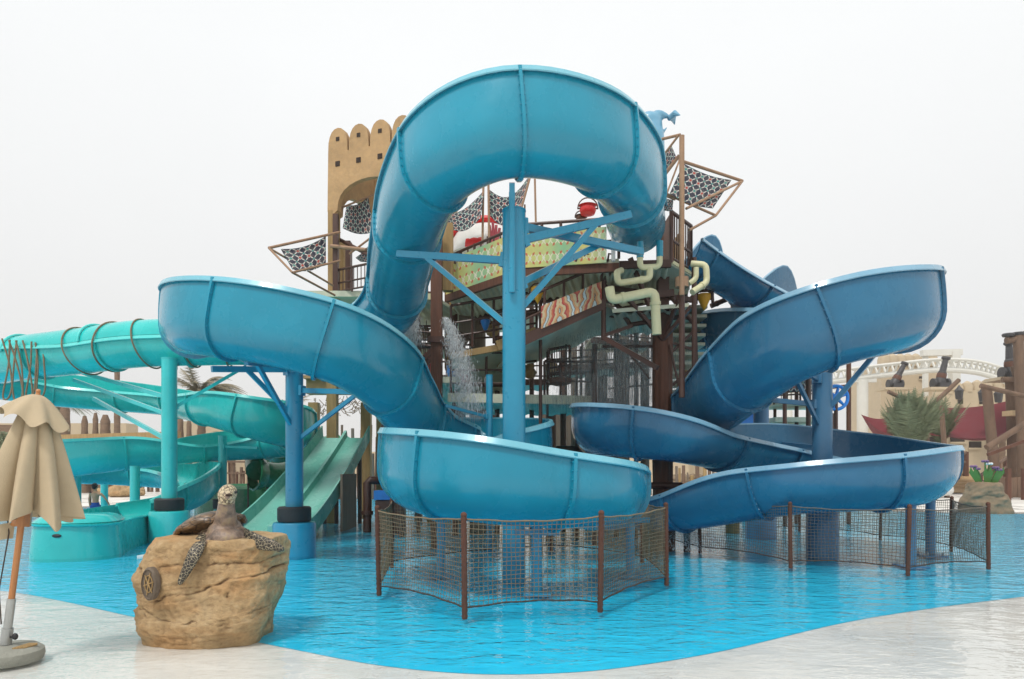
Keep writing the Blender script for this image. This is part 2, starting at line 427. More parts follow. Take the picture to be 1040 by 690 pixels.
deck = MB().add([(-900, -300, -.062), (900, -300, -.062), (900, 1500, -.062), (-900, 1500, -.062)], [(0, 1, 2, 3)], False).build('ground', M['deck'], org=(0, 0, -.062)); tag(deck, 'pale wet deck around the pool', kind='structure')
near = [(-260, 574), (-120, 590), (0, 601), (60, 611), (128, 626), (180, 637), (235, 648), (300, 661), (380, 676), (470, 685), (560, 685), (640, 678), (740, 661), (860, 633), (960, 617), (1040, 607), (1200, 586)]
npts = cr2([G(x, y - 1, -.058).to_tuple() for x, y in near])
far = [(1500, 545), (1100, 524), (1032, 522), (900, 519), (820, 512), (700, 506), (560, 503), (400, 505), (300, 507), (200, 509), (120, 514), (40, 517), (-150, 520)]
fpts = cr2([G(x, y, -.058).to_tuple() for x, y in far])
poly = npts + fpts
pf = MB().add([(p.x, p.y, -.058) for p in poly], [tuple(range(len(poly)))], False).build('pool_floor', M['pool'], org=(0, 0, -.058)); tag(pf, 'sky blue painted pool floor', kind='structure')

# water: a thin sheet over floor and beach, rippled
m, nt, b = newmat('clear rippled water'); nt.nodes.remove(b)
out = nt.nodes['Material Output']
tr = nt.nodes.new('ShaderNodeBsdfTransparent'); gl = nt.nodes.new('ShaderNodeBsdfGlossy'); mixs = nt.nodes.new('ShaderNodeMixShader'); gm_ = nt.nodes.new('ShaderNodeNewGeometry'); dt_ = nt.nodes.new('ShaderNodeVectorMath'); dt_.operation = 'DOT_PRODUCT'
tr.inputs[0].default_value = (.975, .99, .995, 1); gl.inputs['Roughness'].default_value = .03
v = wcoord(nt, (.7, 1.3, 1)); wv = wcoord(nt, (.75, 1.5, 1))
na = noise_node(nt, 3.0, 1, v, .5, .8); nb = noise_node(nt, 8.5, 1, wv, .5, 1.0)
nd = noise_node(nt, 17, 1, wv, .5, .6)
h = E(nt, na) * 1.0 + E(nt, nb) * .42 + E(nt, nd) * .07
bp = nt.nodes.new('ShaderNodeBump'); bp.inputs['Strength'].default_value = 1; bp.inputs['Distance'].default_value = .028
nt.links.new(h.s, bp.inputs['Height'])
nt.links.new(bp.outputs[0], gl.inputs['Normal']); nt.links.new(bp.outputs[0], dt_.inputs[0]); nt.links.new(gm_.outputs['Incoming'], dt_.inputs[1])
co_ = E(nt, dt_.outputs['Value']).abs().mn(1.0); om_ = co_ * -1.0 + 1.0; o2_ = om_ * om_; sch = o2_ * o2_ * om_ * .98 + .02
nt.links.new(sch.s, mixs.inputs[0]); nt.links.new(tr.outputs[0], mixs.inputs[1]); nt.links.new(gl.outputs[0], mixs.inputs[2]); nt.links.new(mixs.outputs[0], out.inputs[0])
M['water'] = m
wt = MB().add([(p.x, p.y, 0) for p in poly], [tuple(range(len(poly)))], False).build('water', M['water'], org=(0, 0, 0)); tag(wt, 'clear shallow rippling pool water', kind='structure')
m2 = M['water'].copy(); m2.name = 'thin water film'; M['film'] = m2
for n_ in m2.node_tree.nodes:
    if n_.type == 'BUMP': n_.inputs['Distance'].default_value = .009
film = [(p.x, p.y, 0) for p in npts] + [(npts[-1].x, 2.5, 0), (npts[0].x, 2.5, 0)]
ft = MB().add(film, [tuple(range(len(film)))], False).build('wet_film', M['film'], org=(0, 0, 0)); tag(ft, 'thin film of water over the pale beach edge', kind='structure')

# ------------------------------------------------------------ slide support posts
def bend(p, q, sag=0): return [Vector(p), Vector(q)]
def support(label, px, Y, top, rad, m, base=None, arms=(), group='slide support posts', cat='support post', cap=True, taper=0, z0=0):
    X = (px - 520) * Y / FOC
    t = thing('support_post', label, cat, (X, Y, 0), group)
    p = MB().cyl((X, Y, -.05), (X, Y, top), rad * (1 + taper), rad, 28)
    if cap: p.cyl((X, Y, top), (X, Y, top + .02), rad * 1.05, rad * 1.05, 28)
    p.build('pole', m, t)
    if base:
        br, bh = base
        MB().lathe([(br, -.05), (br, bh - .04), (br - .02, bh), (rad, bh + .02)], (X, Y, 0), 36).build('base', m, t)
        MB().lathe([(rad + .14, bh + .02), (rad + .15, bh + .05), (rad + .15, bh + .27), (rad + .12, bh + .3), (rad, bh + .3)], (X, Y, 0), 32).build('rubber_collar', M['black'], t)
    for (z, q, th, brace) in arms:
        a = MB(); q = Vector(q); p0 = Vector((X, Y, z)); d = (q - p0); d.normalize()
        a.beam(p0 + d * rad * .8, q, th * .75, th * .95); 
        a.beam(p0 + d * rad * .7, p0 + d * (rad + .03), th * 1.7, th * 1.9)
        a.build('arm', m, t)
        if brace:
            k, dz = brace
            MB().beam(Vector((X, Y, z - dz)) + d * rad * .8, p0 + (q - p0) * k, th * .6, th * .7).build('brace', m, t)
    return t
A1 = support('tall bright blue post standing in the middle of the near bowl', 522, 10.1, 5.45, .17, M['blue_paint'], None,
    [(4.72, V(404, 258, 11.3), .11, (.75, .95)), (5.0, V(640, 218, 11.0), .12, (.7, 1.0)), (5.25, V(652, 256, 12.0), .12, None), (4.35, V(612, 247, 11.6), .1, None)], cap=True)
MB().beam((0.0, 10.0, 5.2), (0.0, 9.72, 5.72), .08, .12).build('bracket', M['blue_paint'], A1)
A1s = MB().cyl((0.0, 9.88, 4.2), (0.0, 9.80, 5.62), .045, .045, 14).build('top_strut', M['blue_paint'], A1)
support('bright blue post with a wide round base and black collar under the upper left curve', 299, 13.1, 3.82, .165, M['blue_paint'], (.4, .62),
    [(3.55, V(215, 375, 12.0), .11, (.6, .8)), (3.6, V(250, 368, 11.6), .11, (.8, 1.1)), (3.15, V(388, 399, 12.6), .1, (.75, .9)), (3.7, V(330, 385, 11.8), .1, None)])
support('slim short bright blue post behind the tall one', 497, 14.0, 3.55, .07, M['blue_paint'], None, [(2.7, V(452, 412, 13.4), .06, None)])
support('grey blue post rising inside the right slide bowl', 835, 12.9, 3.95, .18, M['grey_blue_paint'], (.29, .98),
    [(3.75, V(934, 349, 11.9), .12, (.6, .95)), (3.3, V(796, 365, 12.0), .1, (.9, .85)), (2.85, V(748, 403, 12.6), .09, None)])
support('grey blue post behind the right slide, further back', 773, 16.6, 4.2, .18, M['grey_blue_paint'], (.36, .5), [(2.3, V(835, 455, 13.0), .09, None)])
for px, Y, tp, lb in ((925, 11.6, 1.05, 'left'), (945, 13.0, 1.2, 'right')):
    X = (px - 520) * Y / FOC
    t = thing('support_post', 'grey leg under the right bowl, %s one of the pair by the net corner' % lb, 'support post', (X, Y, 0), 'legs under the bowls')
    MB().cyl((X, Y, .02), (X, Y, tp), .085, .085, 20).build('pole', M['grey_blue_paint'], t)
    MB().box((X, Y, -.01), (.42, .42, .04)).build('foot_plate', M['grey_blue_paint'], t)
    bm = MB()
    for sx in (-1, 1):
        for sy in (-1, 1): MB().cyl((X + sx * .15, Y + sy * .15, .0), (X + sx * .15, Y + sy * .15, .07), .02, .02, 6).build('anchor_bolt', M['bolt'], t)
for px, Y, tp, lb in ((448, 10.6, 1.2, 'left'), (640, 10.6, .95, 'right'), (545, 9.1, .9, 'front')):
    X = (px - 520) * Y / FOC
    t = thing('support_post', 'dark steel leg under the %s of the near bright blue bowl, behind the net' % lb, 'support post', (X, Y, 0), 'legs under the bowls')
    MB().cyl((X, Y, 0), (X, Y, tp), .07, .07, 16).build('pole', M['blue_paint'], t)
    MB().box((X, Y, -.01), (.36, .36, .04)).build('foot_plate', M['blue_paint'], t)
    MB().beam((X - .3, Y, tp - .1), (X + .3, Y, tp - .1), .08).build('cross_beam', M['blue_paint'], t)
support('teal post with a wide round base and black collar under the roped slide', 172, 15.9, 4.2, .17, M['teal_paint'], (.44, .66),
    [(4.05, V(185, 368, 16.6), .12, None), (3.3, V(60, 372, 19.0), .1, None), (2.3, V(95, 405, 18.5), .1, None), (3.0, V(250, 372, 16.8), .08, None), (2.9, V(75, 386, 18.2), .09, None)])
support('thinner teal post with a black collar behind the stone turtle', 226, 20.2, 2.6, .12, M['teal_paint'], (.25, .45), [(2.3, V(262, 455, 19.4), .07, None)])
support('short teal post between the swimmer and the roped post', 137, 17.9, 1.7, .12, M['teal_paint'])
support('short teal post just left of the swimmer', 78, 20.5, 1.5, .12, M['teal_paint'])
support('short teal post directly behind the swimmer', 106, 24.3, 1.3, .12, M['teal_paint'])

# ------------------------------------------------------------ teal run-out trough
def runout():
    t = thing('run_out_trough', 'teal run-out trough with a rounded end lying in the pool on the left', 'trough', (-8, 13, 0))
    # outline of the wall crest, closed round the near-left end
    c = [V(152, 521, 17.4), V(120, 525, 15.9), V(88, 527, 14.5)]
    ctr = [(-9.3, 17.4), (-9.15, 15.8), (-8.75, 14.2), (-8.3, 13.0)]
    hw = .7
    L = []; Rr = []
    P = catmull([(a, b_) for a, b_ in ctr], 6)
    for i, p in enumerate(P):
        a, b_ = P[max(0, i - 1)], P[min(len(P) - 1, i + 1)]
        T_ = Vector((b_[0] - a[0], b_[1] - a[1], 0)).normalized(); N_ = Vector((T_.y, -T_.x, 0))
        L.append(Vector((p[0], p[1], 0)) + N_ * hw); Rr.append(Vector((p[0], p[1], 0)) - N_ * hw)
    e_ = Vector((P[-1][0], P[-1][1], 0)); Te = T_
    arc = [e_ + N_ * hw * math.cos(a) + Te * hw * .75 * math.sin(a) for a in [math.pi * k / 14 for k in range(1, 14)]]
    out_ = L + arc + Rr[::-1]
    n = len(out_); m_ = MB(); vs = []; hs = []
    for i, p in enumerate(out_):
        q = i / (n - 1); d = (p.y - 12.2) / 5; d = min(1, max(0, d)); h_ = .62 + .12 * d if i < n * .5 else .62 - .06 * d
        a = out_[max(0, i - 1)]; b_ = out_[min(n - 1, i + 1)]; T_ = (b_ - a).normalized(); O = Vector((-T_.y, T_.x, 0)) * -1
        O = Vector((T_.y, -T_.x, 0)) * 1
        cen = min((Vector((x[0], x[1], 0)) for x in P), key=lambda s: (s - p).length)
        if (p - cen).dot(O) < 0: O = -O
        prof = [(.06, -.06), (.05, .0), (.02, h_ * .6), (.0, h_ - .05), (.05, h_ - .03), (.055, h_), (-.03, h_ + .01), (-.05, h_ - .04), (-.07, .1), (-.14, .0), (-.2, -.03)]
        vs += [p + O * u + Vector((0, 0, z)) for u, z in prof]
    k_ = 11; fs = [(i * k_ + k, i * k_ + k + 1, (i + 1) * k_ + k + 1, (i + 1) * k_ + k) for i in range(n - 1) for k in range(k_ - 1)]
    m_.add(vs, fs, True); m_.build('trough_wall', M['teal'], t, sharp=50)
    MB().add([(p.x, p.y, .02) for p in out_], [tuple(range(n))], False).build('trough_floor', M['teal'], t)
    a0 = max(0, len(L) - 5); cr_ = out_[a0:len(L) + len(arc) + 5]; nn = len(cr_); cc = sum(cr_, Vector()) / nn; mb_ = MB()
    rings = [[p.lerp(cc, f) + Vector((0, 0, .655 + .11 * math.sin(min(1.57, f * 5)) + .04 * f)) for p in cr_] for f in (-.02, .04, .1, .18, .3, .6, .999)]
    mb_.add([v for r_ in rings for v in r_], [(j * nn + i, j * nn + i + 1, (j + 1) * nn + i + 1, (j + 1) * nn + i) for j in range(6) for i in range(nn - 1)], True).build('nose_cover', M['teal'], t)
    e2 = out_[len(L) + 5]
    MB().ell((e2.x - .05, e2.y - .02, .42), (.09, .03, .035), 12, 6).build('drain_cap', M['black'], t)
runout()

# ------------------------------------------------------------ rope nets
M['rust'] = mat('rusty post', (.10, .034, .018), .75, .4, 8, .4, 60)
M['rope'] = mat('tan rope', (.21, .15, .09), .9, .3, 12)
M['greyrope'] = mat('grey rope', (.13, .11, .09), .9, .3, 12)
M['darkrope'] = mat('dark rope', (.06, .04, .03), .9, .3, 12)
def net_fence(label, posts, h, panels, ropemat, cells=.052, sag=.04, group='rope net barriers'):
    c = sum(posts, Vector()) / len(posts)
    t = thing('net_fence', label, 'net fence', (c.x, c.y, 0), group)
    rnd = random.Random(3)
    tops = []
    for p in posts:
        lean = Vector((rnd.uniform(-.02, .02), rnd.uniform(-.02, .02), 0)) + (p - c) * .006
        tp = p + lean + Vector((0, 0, h)); tops.append(tp)
        m_ = MB(); N = 36
        m_.tube([p.lerp(tp, k / N) for k in range(N + 1)], [.03 + (.006 if k % 2 else 0) for k in range(N + 1)], 10)
        m_.ell(tp + Vector((0, 0, .01)), .036, 10, 6)
        m_.build('post', M['rust'], t)
    for (i, j) in panels:
        a0, b0, a1, b1 = posts[i] + Vector((0, 0, .12)), posts[j] + Vector((0, 0, .12)), tops[i] - Vector((0, 0, .03)), tops[j] - Vector((0, 0, .03))
        L = (b0 - a0).length; nu = max(4, int(L / cells)); nv = int((h - .15) / cells)
        inward = (c - (a0 + b0) / 2); inward.z = 0; inward.normalize()
        ph = rnd.uniform(0, 9)
        def S(u, v):
            p = a0.lerp(b0, u).lerp(a1.lerp(b1, u), v)
            s_ = 4 * u * (1 - u)
            p = p + Vector((0, 0, (-sag * v + sag * 1.1 * (1 - v)) * s_)) + inward * s_ * .05 * (.4 + math.sin(v * 3.1)) 
            return p + Vector((math.sin(u * 31 + v * 17 + ph), 0, math.sin(u * 23 - v * 29 + ph))) * .004
        m_ = MB()
        for k in range(1, nu): m_.tube([S(k / nu, q / 14) for q in range(15)], .0036, 4, False)
        for k in range(1, nv): m_.tube([S(q / nu, k / nv) for q in range(nu + 1)], .0036, 4, False)
        m_.build('net', ropemat, t, sharp=0)
        for v_ in (0, 1):
            MB().tube([S(q / nu, v_) for q in range(nu + 1)], [.009 + .003 * (q % 2) for q in range(nu + 1)], 6, False).build('edge_rope', M['darkrope'] if v_ == 0 else ropemat, t)
P1 = [G(385, 605), G(472, 629), G(609.5, 622), G(677, 595), G(652, 572), G(560, 560), G(398, 577)]
net_fence('rope net on rusty posts round the near bright blue bowl', P1, 1.13, [(0, 1), (1, 2), (2, 3), (3, 4), (4, 5), (5, 6), (6, 0)], M['rope'])
P2 = [G(711, 562), G(803, 577.5), G(922, 585), G(1004, 578.5), G(966, 560.5), G(894, 549), G(812, 540), G(761, 543), G(640, 548)]
net_fence('rope net on rusty posts round the greyer blue bowl on the right', P2, 1.06, [(8, 0), (0, 1), (1, 2), (2, 3), (3, 4), (4, 5), (5, 6), (6, 7)], M['greyrope'])
# ------------------------------------------------------------ materials of the play tower
M['brown'] = mat('brown painted steel', (.065, .025, .016), .5, .4, 3, .2, 40, coat=.1)
M['wood'] = mat('carved brown post', (.11, .038, .018), .6, .55, 5, .6, 14, stretch=(4, 4, .35))
M['greywood'] = mat('grey brown post', (.15, .115, .085), .8, .5, 4, .5, 14, stretch=(3, 3, .4))
M['tan'] = mat('tan plaster', (.43, .275, .135), .88, .38, 1.1, .6, 9)
M['tanwood'] = mat('ochre timber', (.36, .235, .10), .8, .4, 3, .5, 16, stretch=(4, 4, .4))
M['pole'] = mat('bamboo pole', (.33, .20, .12), .7, .3, 4, .3, 20)
M['olive'] = mat('grey green deck sheet', (.56, .58, .45), .6, .25, 1.5, .15, 30)
M['cream'] = mat('cream pipe', (.60, .58, .36), .45, .15, 3)
M['yellow'] = mat('yellow bucket', (.72, .38, .02), .4, .2, 4)
M['red'] = mat('red plastic', (.62, .02, .02), .35, .2, 3)
M['white'] = mat('white panel', (.72, .72, .70), .5, .1, 3)
M['bright_blue'] = mat('bright blue plastic', (.01, .20, .62), .35, .2, 3)
M['pink'] = mat('pink panel', (.55, .10, .13), .6, .3, 5)
M['dark'] = mat('painted opening shade', (.03, .018, .012), .9)  # near-black colour paints the shade inside holes, windows and the mouth
M['dolphin'] = mat('pale blue fibreglass', (.14, .36, .52), .35, .2, 1.5, coat=.4)
M['seafoam'] = gelcoat('sea green gel coat', (.17, .46, .38), (.3, .56, .48))
M['green'] = gelcoat('dark green gel coat', (.02, .17, .07), (.05, .24, .11))

def cellmat(name, kind, scale=(6, 6)):
    m, nt, b = newmat(name)
    t = nt.nodes.new('ShaderNodeUVMap'); t.uv_map = 'uv'; sp = nt.nodes.new('ShaderNodeSeparateXYZ'); nt.links.new(t.outputs[0], sp.inputs[0])
    U, W = E(nt, sp.outputs[0]) * scale[0], E(nt, sp.outputs[1]) * scale[1]
    a, c = (U.frac() - .5).abs(), (W.frac() - .5).abs()
    cell = E(nt, (U.floor() * 12.9898 + W.floor() * 78.233).sin().s); rn = (cell * 43758.5).frac()
    if kind == 'tile':                          # navy cloth, white petals on both diagonals, coloured diamonds
        pet = ((a - c).abs().lt(.085)) * ((a + c).gt(.22)) * ((a + c).lt(.84))
        pet = pet * ((a - c).abs() * 2.2 + (a + c - .53).abs()).lt(.34)
        dia = (a + c).lt(.19); ring = (a + c).lt(.27) * (a + c).gt(.19)
        cor = (a * -1.0 + .5 + (c * -1.0 + .5)).lt(.14)
        col = rgbmix(nt, pet, (.018, .022, .045), (.62, .60, .56))
        col = rgbmix(nt, ring, col, (.45, .44, .40))
        acc = rgbmix(nt, rn.gt(.5), (.03, .24, .22), (.42, .05, .04))
        col = rgbmix(nt, dia, col, acc); col = rgbmix(nt, cor, col, (.10, .30, .28))
    elif kind == 'star':                        # yellow to green lattice with red petals
        base = ramp(nt, E(nt, sp.outputs[0]) + (U * 3.1).sin() * .02, [(0, (.62, .52, .14)), (.25, (.50, .55, .20)), (.5, (.24, .46, .25)), (.75, (.60, .52, .16)), (1, (.35, .50, .32))])
        v1 = ((a - c).abs() * 1.6 + (a + c - .52).abs() * 1.0).lt(.2)
        ln = (((a - .25) * (a - .25) + (c - .0) * (c - .0)) * 1.0); r1 = (ln._m('SQRT') - .22).abs().lt(.035)
        col = rgbmix(nt, r1, base, (.66, .64, .46)); col = rgbmix(nt, v1, col, (.50, .13, .06))
        col = rgbmix(nt, (a + c).lt(.12), col, (.66, .66, .52))
    else:                                       # hand-painted waves of red, cream and pale blue
        n = E(nt, noise_node(nt, 3.0, 2, t.outputs[0], .4))
        q = ((U * 1.0).frac() - .5).abs() * 1.9 + W * .34 + n * .55
        f = (q * 1.35).frac()
        r_ = nt.nodes.new('ShaderNodeValToRGB'); nt.links.new(f.s, r_.inputs[0]); r_.color_ramp.interpolation = 'CONSTANT'
        st = [(0, (.55, .13, .07)), (.13, (.60, .42, .24)), (.3, (.10, .07, .07)), (.34, (.50, .60, .62)), (.5, (.10, .07, .07)), (.54, (.60, .30, .14)), (.7, (.62, .50, .30)), (.88, (.42, .06, .06))]
        el = r_.color_ramp.elements
        while len(el) < len(st): el.new(.5)
        for x, (p, c_) in zip(el, st): x.position = p; x.color = (*c_, 1)
        col = r_.outputs[0]
    nz_ = noise_node(nt, 9, 5, wcoord(nt))
    col = rgbmix(nt, ramp(nt, nz_, [(.4, 0), (.8, .3)]), col, (.30, .26, .2))
    nt.links.new(col, b.inputs['Base Color']); b.inputs['Roughness'].default_value = .8
    return m
M['sail'] = cellmat('patterned shade cloth', 'tile', (4.5, 3.2))
M['sail2'] = cellmat('patterned shade cloth wide', 'tile', (6, 4))
M['star'] = cellmat('painted star panel', 'star', (6, 2))
M['wave'] = cellmat('painted wave panel', 'wave', (1.7, .9))

# ------------------------------------------------------------ the play tower
TW = thing('play_tower', 'tall brown steel water play tower with decks, stairs and painted panels behind the slides', 'play tower', (1, 15, 0))
def part(mb, name, m, parent=None, sharp=35): return mb.build(name, M[m], parent or TW, sharp=sharp)
def col(px, y0, Y, w_, m, y1=None, rnd=True, nm='column', parent=None, flutes=0):
    p = V(px, y0, Y); q = V(px, y1, Y) if y1 else Vector((p.x, p.y, -.05)); mb = MB()
    if flutes:
        mb.lathe([(w_ / 2 * (1.02 if k % 2 else 1), q.z + (p.z - q.z) * k / 12) for k in range(13)], (p.x, p.y, 0), 40, fold=lambda a, z: 1 + .05 * math.sin(a * flutes) + .03 * math.sin(a * 3 + z * 2))
    elif rnd: mb.cyl(q, p, w_ / 2, w_ / 2, 16)
    else: mb.box((p.x, p.y, (p.z + q.z) / 2), (w_, w_, p.z - q.z))
    return part(mb, nm, m, parent)
def corr(f0, f1, b0, b1, n=22, amp=.05, th=.08, m='olive', nm='deck', parent=None):
    """deck sheet with a ribbed underside, front edge f0-f1, back edge b0-b1"""
    f0, f1, b0, b1 = map(Vector, (f0, f1, b0, b1)); mb = MB(); vs = []; fs = []
    for i in range(n * 4 + 1):
        u = i / (n * 4); z = amp if i % 4 in (1, 2) else 0
        vs += [f0.lerp(f1, u) - Vector((0, 0, z)), b0.lerp(b1, u) - Vector((0, 0, z))]
    fs = [(2 * i, 2 * i + 1, 2 * i + 3, 2 * i + 2) for i in range(n * 4)]
    mb.add(vs, fs, False)
    t_ = Vector((0, 0, th))
    a = [f0, f1, b1, b0]; mb.add([p + t_ * .02 for p in a] + [p + t_ for p in a], [(4, 5, 6, 7), (0, 1, 5, 4), (1, 2, 6, 5), (2, 3, 7, 6), (3, 0, 4, 7)], False)
    return part(mb, nm, m, parent)
def rail(p, q, h=.95, n=6, bars=0, m='brown', r=.028, nm='railing', parent=None, mids=1):
    p, q = Vector(p), Vector(q); mb = MB(); H = Vector((0, 0, h))
    for k in range(n + 1): mb.cyl(p.lerp(q, k / n), p.lerp(q, k / n) + H, r, r, 8)
    mb.cyl(p + H, q + H, r * 1.1, r * 1.1, 8)
    for k in range(1, mids + 1): mb.cyl(p + H * k / (mids + 1) * .9, q + H * k / (mids + 1) * .9, r * .8, r * .8, 8)
    if bars:
        mb.cyl(p + H * .1, q + H * .1, r * .8, r * .8, 8)
        for k in range(bars): 
            a = p.lerp(q, (k + .5) / bars); mb.cyl(a + H * .1, a + H, r * .42, r * .42, 6)
    return part(mb, nm, m, parent)
def panel(p, q, h, m, lift=.05, parent=None, th=.03):
    p, q = Vector(p), Vector(q); d = (q - p).normalized(); nrm = Vector((-d.y, d.x, 0)) * th; Z_ = Vector((0, 0, 1))
    mb = MB(); mb.grid(lambda u, v: p.lerp(q, u) + Z_ * (lift + h * v), 12, 3, False)
    mb.grid(lambda u, v: p.lerp(q, u) + Z_ * (lift + h * v) + nrm, 12, 3, False)
    return part(mb, 'painted_panel', m, parent)
def beam(p, q, w_=.1, m='brown', nm='beam', parent=None, h_=None): return part(MB().beam(p, q, w_, h_), nm, m, parent)
def rod(pts, r, m='brown', nm='brace', parent=None, n=8): return part(MB().tube(pts, r, n), nm, m, parent)

# main fluted post with cap ring, base
MP = col(673, 338, 14.2, .4, 'wood', flutes=9)
px_ = V(673, 400, 14.2).x
part(MB().lathe([(.26, -.05), (.26, .75), (.2, .8)], (px_, 14.2, 0), 28), 'column_base', 'wood')
part(MB().lathe([(.27, .8), (.27, 1.0), (.2, 1.06)], (px_, 14.2, 0), 28), 'column_cap', 'bright_blue')
for dx in (-1, 1):
    rod([(px_, 14.0, 1.3), (px_ + dx * .32, 13.95, 1.3), (px_ + dx * .44, 13.94, 1.2), (px_ + dx * .44, 13.94, -.05)], .07, 'brown', 'drain_pipe', n=12)
col(673, 240, 14.2, .22, 'brown', 340, rnd=False)
for q in ((633, 298), (694, 292), (640, 262), (702, 312)): beam(V(673, 345, 14.0), V(*q, 13.6), .075, nm='brace')
# left brown post with its blue cap and pipe
col(395, 404, 18.3, .42, 'wood', flutes=7)
lx = V(397, 400, 18.2).x
part(MB().box((lx, 18.2, .38), (.72, .6, .86)), 'column_base', 'brown'); part(MB().box((lx, 18.2, .95), (.78, .66, .24)), 'column_cap', 'bright_blue')
rod([V(388, 488, 18.4), V(376, 488, 18.2), V(373, 491, 18.2), V(373, 515, 18.2)], .11, 'brown', 'drain_pipe', n=12)
pq = V(373, 515, 18.2); rod([pq, (pq.x, pq.y, -.05)], .11, 'brown', 'drain_pipe', n=12)
part(MB().cyl((pq.x, pq.y, .42), (pq.x, pq.y, .52), .16, .16, 16), 'pipe_flange', 'brown')
C2 = col(443.5, 228, 14.6, .235, 'wood', rnd=False)
q = V(443.5, 346, 14.6); part(MB().box(q, (.34, .34, .12)), 'pipe_flange', 'brown'); 
col(455, 228, 15.0, .22, 'tanwood', 296, rnd=False)
col(485, 318, 18.0, .42, 'greywood', flutes=6)
for a in ((549, 290, 14.2, .075), (531, 352, 15.2, .09), (556, 352, 16.0, .06), (604, 350, 15.2, .12)): col(*a, 'brown')
col(613, 285, 13.8, .1, 'brown', 346); beam(V(613, 343, 13.8), V(668, 374, 13.1), .09); beam(V(613, 341, 13.8), V(642, 331, 14.0), .07)
for a in ((692.5, 138, 12.4, .095, 'pole', 300), (692.5, 298, 12.5, .11, 'brown', 404), (705, 262, 13.5, .1, 'brown', 400), (634, 340, 19, .3, 'greywood', None), (655, 340, 20, .26, 'greywood', None), (612, 344, 21, .3, 'greywood', None), (598, 346, 20, .22, 'greywood', None), (583, 344, 22, .2, 'greywood', None), (425, 410, 22, .25, 'greywood', None), (468, 330, 21, .3, 'greywood', None)):
    col(a[0], a[1], a[2], a[3], a[4], a[5])
q = V(692.5, 292, 12.5); part(MB().cyl(q, q + Vector((0, 0, .18)), .12, .12, 16), 'pipe_flange', 'pole')

# top platform under the start of the arching slide
zt = 5.66
hexp = [(1.95, 13.4), (3.1, 13.3), (3.7, 14.1), (4.0, 15.6), (2.7, 16.8), (1.95, 15.6)]
part(MB().slab(hexp, zt - .04, zt + .06), 'deck', 'olive'); corr((2.0, 13.45, zt - .05), (3.1, 13.4, zt - .05), (2.0, 16.5, zt - .05), (3.6, 16.0, zt - .05), 9, .05, .01, nm='deck_sheet')
for i in range(6):
    a, b_ = hexp[i], hexp[(i + 1) % 6]
    if i in (1, 2): beam((*a, zt + .02), (*b_, zt + .02), .05, 'cream', 'deck_edge', h_=.07)
    else: beam((*a, zt - .02), (*b_, zt - .02), .09, 'brown', 'deck_edge', h_=.14)
for k in range(0):
    y = 12.9 + k * .42; beam((1.98, y, zt - .07), (3.15 + k * .05, y, zt - .07), .05, 'olive', 'deck_rib', h_=.06)
rail((3.1, 13.3, zt), (3.7, 14.1, zt), 1.0, 2, 9, r=.035); rail((3.7, 14.1, zt), (3.95, 15.3, zt), 1.0, 2, 8, r=.035)
part(MB().box((3.12, 13.9, zt + .5), (.06, 1.2, .95)), 'side_panel', 'wood'); part(MB().box((3.5, 14.4, zt + .5), (.05, .9, .8)), 'side_panel', 'tanwood')
# upper bridge with star panels, two spans meeting at a corner
a, c, d = Vector((-1.5, 15.6, 5.62)), Vector((.22, 13.45, 5.6)), Vector((2.05, 13.1, 5.6))
ab, cb, db = Vector((-1.35, 18.4, 5.62)), Vector((.6, 15.9, 5.6)), Vector((2.5, 15.4, 5.6))
corr(a, c, ab, cb, 14, m='olive'); corr(c, d, cb, db, 12)
for p, q in ((a, c), (c, d)):
    beam(p + Vector((0, -.03, -.1)), q + Vector((0, -.03, -.1)), .09, 'wood', 'deck_edge', h_=.16)
    rail(p + Vector((0, 0, .08)), q + Vector((0, 0, .08)), .78, 5, r=.03)
beam(ab + Vector((0, 0, -.03)), cb + Vector((0, 0, -.03)), .14); beam(cb - Vector((0, 0, .03)), db - Vector((0, 0, .03)), .14)
panel(a + Vector((0, -.09, 0)), c + Vector((0, -.09, 0)), .76, 'star', -.02); panel(c + Vector((0, -.09, 0)), d + Vector((-.25, -.09, 0)), .68, 'star', -.02)
part(MB().beam(d + Vector((-.12, -.1, 0)), d + Vector((-.12, -.1, .75)), .07), 'column', 'white')
# sloping middle deck with wave panel
f0, f1, g0, g1 = V(531, 346, 13.2), V(613, 309, 13.8), V(498, 384, 17.0), V(640, 328, 17.0)
corr(f0, f1, g0, g1, 4, .06); beam(f0, f1, .1, 'brown', 'deck_edge', h_=.2)
panel(V(550, 334, 13.25), V(611, 308, 13.7), .44, 'wave', .0); rail(V(533, 342, 13.3), V(611, 307, 13.8), .75, 4, r=.028)
corr(V(458, 362, 15.2), V(531, 350, 15.2), V(450, 404, 18), V(531, 398, 18), 3, .06)
beam(V(458, 362, 15.1), V(531, 349, 15.1), .1, 'tanwood', 'deck_edge', h_=.14); rail(V(458, 356, 15.2), V(545, 342, 15.2), 1.0, 4, 0, r=.03, mids=2)
part(MB().beam(V(505, 352, 15.0), V(545, 338, 15.0), .2, .22), 'side_panel', 'tanwood')
